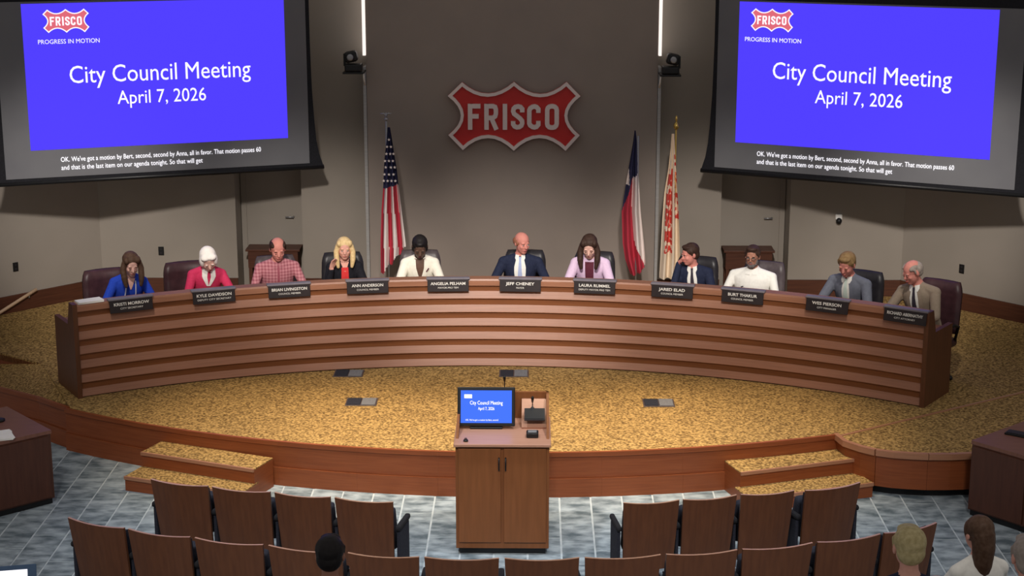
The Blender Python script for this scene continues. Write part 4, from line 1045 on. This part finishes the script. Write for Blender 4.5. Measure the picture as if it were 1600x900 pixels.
def ex_lanyard(g, root):
    vneck(g, root, g.sp['skin'], .05, .40)
    for s in (-1, 1):
        pts_ = []
        for t in np.linspace(0, 1, 9): sv = .49 - .36 * t; xx = s * (.05 + .02 * t); rx, ry = g.ring(sv); pts_.append(g.at(xx, sv, ry * math.sqrt(1 - (xx / rx) ** 2) + .012))
        tube('bead_string', pts_, .007, GOLDB, root, 6)
    sh, el, wr, s, arm = g.hands[0]; d = (wr - el); tube('lace_cuff', [el + d * .45, el + d * .72], [.06, .05], WHITEC, root, 10)
def ex_collar(g, root):
    for s in (-1, 1): patch('white_collar', g, [(.53, min(s * .015, s * .07), max(s * .015, s * .07)), (.46, min(s * .02, s * .075), max(s * .02, s * .075)), (.36, min(s * .0, s * .02), max(s * .0, s * .02))], .010, WHITEC, root, 3)
    sh, el, wr, s, arm = g.hands[0]; d = (wr - el); tube('bracelet', [el + d * .9, el + d * .98], [.046, .044], WHITEC, root, 10)
def ex_plaid(g, root):
    for s in (-1, 1): patch('shirt_collar', g, [(.53, min(s * .01, s * .06), max(s * .01, s * .06)), (.475, min(s * .012, s * .06), max(s * .012, s * .06))], .010, PLAID, root, 3)
    patch('button_placket', g, [(.48, -.012, .012), (.06, -.012, .012)], .007, cmat('plaid_placket', (150, 78, 90)), root, 2)
def ex_blonde(g, root):
    patch('red_blouse', g, [(.46, -.04, .04), (.3, -.045, .045), (.08, -.04, .04)], .007, REDC, root); vneck(g, root, g.sp['skin'], .05, .40)
    for s in (-1, 1): patch('lapel', g, [(q, min(s * a, s * b), max(s * a, s * b)) for q, a, b in ((.50, .045, .08), (.36, .05, .10), (.2, .045, .07), (.08, .04, .055))], .011, BLACKC, root, 3)
def ex_white(g, root):
    vneck(g, root, g.sp['skin'], .062, .27)
    for s in (-1, 1): patch('lapel', g, [(q, min(s * a, s * b), max(s * a, s * b)) for q, a, b in ((.51, .05, .085), (.42, .045, .10), (.33, .02, .075), (.26, .0, .03))], .011, CREAMC, root, 3)
    box('lapel_pin', g.at(.085, .40, g.ring(.40)[1] + .01), (.012, .008, .05), MAR, root, rot=Matrix.Rotation(R(35), 3, 'Y'))
def ex_lav(g, root):
    patch('maroon_blouse', g, [(.49, -.05, .05), (.3, -.045, .045), (.08, -.035, .035)], .007, MAR, root)
    for s in (-1, 1): patch('lapel', g, [(q, min(s * a, s * b), max(s * a, s * b)) for q, a, b in ((.50, .05, .09), (.36, .05, .11), (.2, .045, .075), (.08, .035, .05))], .011, LAV, root, 3)
def ex_polo(g, root):
    for s in (-1, 1): patch('polo_collar', g, [(.53, min(s * .008, s * .065), max(s * .008, s * .065)), (.48, min(s * .012, s * .07), max(s * .012, s * .07))], .010, WHITEC, root, 3)
    rx, ry = g.ring(.33); box('chest_logo', g.at(-.095, .335, ry * .84 + .012), (.035, .004, .012), TIED, root, rot=Matrix.Rotation(R(-20), 3, 'Y'))
    gl = []
    for s in (-1, 1): gl.append(tube('glasses_rim', [g.hc + g.HM @ Vector((s * .031 + .022 * math.cos(t), -.098, .004 + .017 * math.sin(t))) * g.hs for t in [2 * math.pi * k / 12 for k in range(13)]], .0028, BLACK, root, 5))
    for s in (-1, 1): tube('glasses_temple', [g.hc + g.HM @ Vector(v) * g.hs for v in ((s * .052, -.096, .008), (s * .078, -.06, .010), (s * .082, .005, .008))], .0028, BLACK, root, 5)
def S(vw, tie, jk, shirt=None): return lambda g, root: suit(g, root, vw, shirt or WHITEC, tie, jk)
def ex_aud_collar(g, root):
    patch('shirt_collar', g, [(.545, -.05, .05), (.50, -.075, .075)], .012, WHITEC, root, 6, back=True)
GP = 'council members behind the dais'
PEOPLE = [
    dict(px=205, py=397, label='woman in a blue top with brown hair and beads, looking down', lean=20, side=4, hp=24, sw=.92, skin=PALE, cloth=BLUEC, hair='long', haircol=BRN, extra=ex_lanyard, arms=(((-.15, .10, -.20), (-.02, .16, .0)), None)),
    dict(px=324, py=393, label='white-haired woman in a pink-red top, head bowed', lean=24, side=4, hp=40, hr=-8, sw=.92, skin=PALE, cloth=PINKC, hair='bob', haircol=WHT, brow=WHT, extra=ex_collar),
    dict(px=434, py=373, label='balding man in a red plaid shirt, looking down', lean=18, hp=22, sw=1.05, girth=1.12, skin=ROSY, cloth=PLAID, hair='receding', haircol=DBRN, extra=ex_plaid),
    dict(px=538, py=372, label='blonde woman in a black jacket over a red top', lean=10, hp=10, sw=.92, skin=FAIR, cloth=BLACKC, jacket=1, hair='long', haircol=BLND, extra=ex_blonde, arms=(((-.06, .12, -.22), (.05, .05, .26)), None)),
    dict(px=656, py=373, label='woman with dark pulled-back hair in a white jacket, looking down', lean=16, hp=34, sw=.95, skin=DARKS, cloth=CREAMC, jacket=1, hair='updo', haircol=BLK, lips=MAR, extra=ex_white),
    dict(px=817, py=363, label='bald man in a navy suit and pale blue tie, head turned right', lean=6, hp=12, hy=32, sw=1.12, girth=1.08, skin=ROSY, cloth=NAVY, jacket=1, hair='bald', haircol=RED, brow=RED, extra=S(.075, TIEB, NAVY), arms=(((-.13, .06, -.25), (-.02, .2, .0)), ((.13, .06, -.25), (.02, .2, .0)))),
    dict(px=920, py=371, label='woman in a lavender jacket with long brown hair, looking down', lean=18, hp=30, sw=.95, skin=PALE, cloth=LAV, jacket=1, hair='long', haircol=DBRN, extra=ex_lav),
    dict(px=1076, py=381, label='dark-haired man in a navy suit turning aside, hand at his face', lean=12, side=-4, hp=12, hy=-48, sw=1.02, skin=ROSY, cloth=NAVY, jacket=1, hair='short', haircol=DBRN, extra=S(.065, TIED, NAVY), arms=('face', None)),
    dict(px=1176, py=384, label='bearded man with glasses in a white polo shirt', lean=8, hp=6, sw=1.12, girth=1.32, skin=BROWNS, cloth=WHITEC, hair='short', haircol=DBRN, beard=SALT, sleeve=.5, extra=ex_polo),
    dict(px=1322, py=398, label='sandy-haired man in a grey suit and pale tie, looking down', lean=18, hp=28, hr=4, sw=1.05, girth=1.05, turn=-8, skin=ROSY, cloth=GREYS, jacket=1, hair='short', haircol=SAND, extra=S(.05, TIEG, GREYS)),
    dict(px=1421, py=408, label='greying man in a tan suit leaning forward, last on the right', lean=16, side=-6, hp=24, hy=-24, sw=1.05, girth=1.08, turn=-8, skin=ROSY, cloth=TAN, jacket=1, hair='receding', haircol=GRY, extra=S(.055, TIED, TAN)),
    dict(head=tuple(onz(1420, 856, 2.42)), tier=1.2, label='blond man in a dark jacket seen from behind in the audience', lean=2, hp=4, skin=FAIR, cloth=NAVY, jacket=1, hair='short', haircol=DBLND),
    dict(head=tuple(onz(516, 868, 1.98)), tier=.75, label='person with short black hair and white collar seen from behind', lean=2, hp=4, sw=.95, skin=BROWNS, cloth=BLACKC, hair='short', haircol=BLK, extra=ex_aud_collar),
    dict(head=tuple(onz(1528, 834, 1.93)), tier=.75, label='woman in a white top with long brown hair seen from behind', lean=2, hp=4, sw=.95, rz=math.pi + .3, skin=FAIR, cloth=WHITEC, hair='longback', haircol=BRN),
    dict(head=tuple(onz(1606, 872, 2.42)), tier=1.2, label='grey-haired person cut off at the right edge of the audience', lean=2, hp=4, skin=FAIR, cloth=BLACKC, hair='short', haircol=GRY)]
for sp in PEOPLE: person(sp)
finish_people()
# seats under the audience members
TSF = None
for i, g in enumerate(FIGS[11:]):
    th = g.root.rotation_euler[2]; c = theatre_seat(True) if TSF is None else copy_tree(TSF); TSF = TSF or c
    o = Matrix.Rotation(th - math.pi, 3, 'Z') @ Vector((0, .30, 0)); l = g.root.location
    c.location = (l.x - o.x, l.y - o.y, l.z + .04); c.rotation_euler = (0, 0, th - math.pi)
    tag(c, ['wooden theatre seat under the blond man', 'wooden theatre seat under the black-haired person', 'wooden theatre seat under the woman in white', 'wooden theatre seat under the grey-haired person'][i], 'theatre seat', 'occupied audience seats')

flush_text()
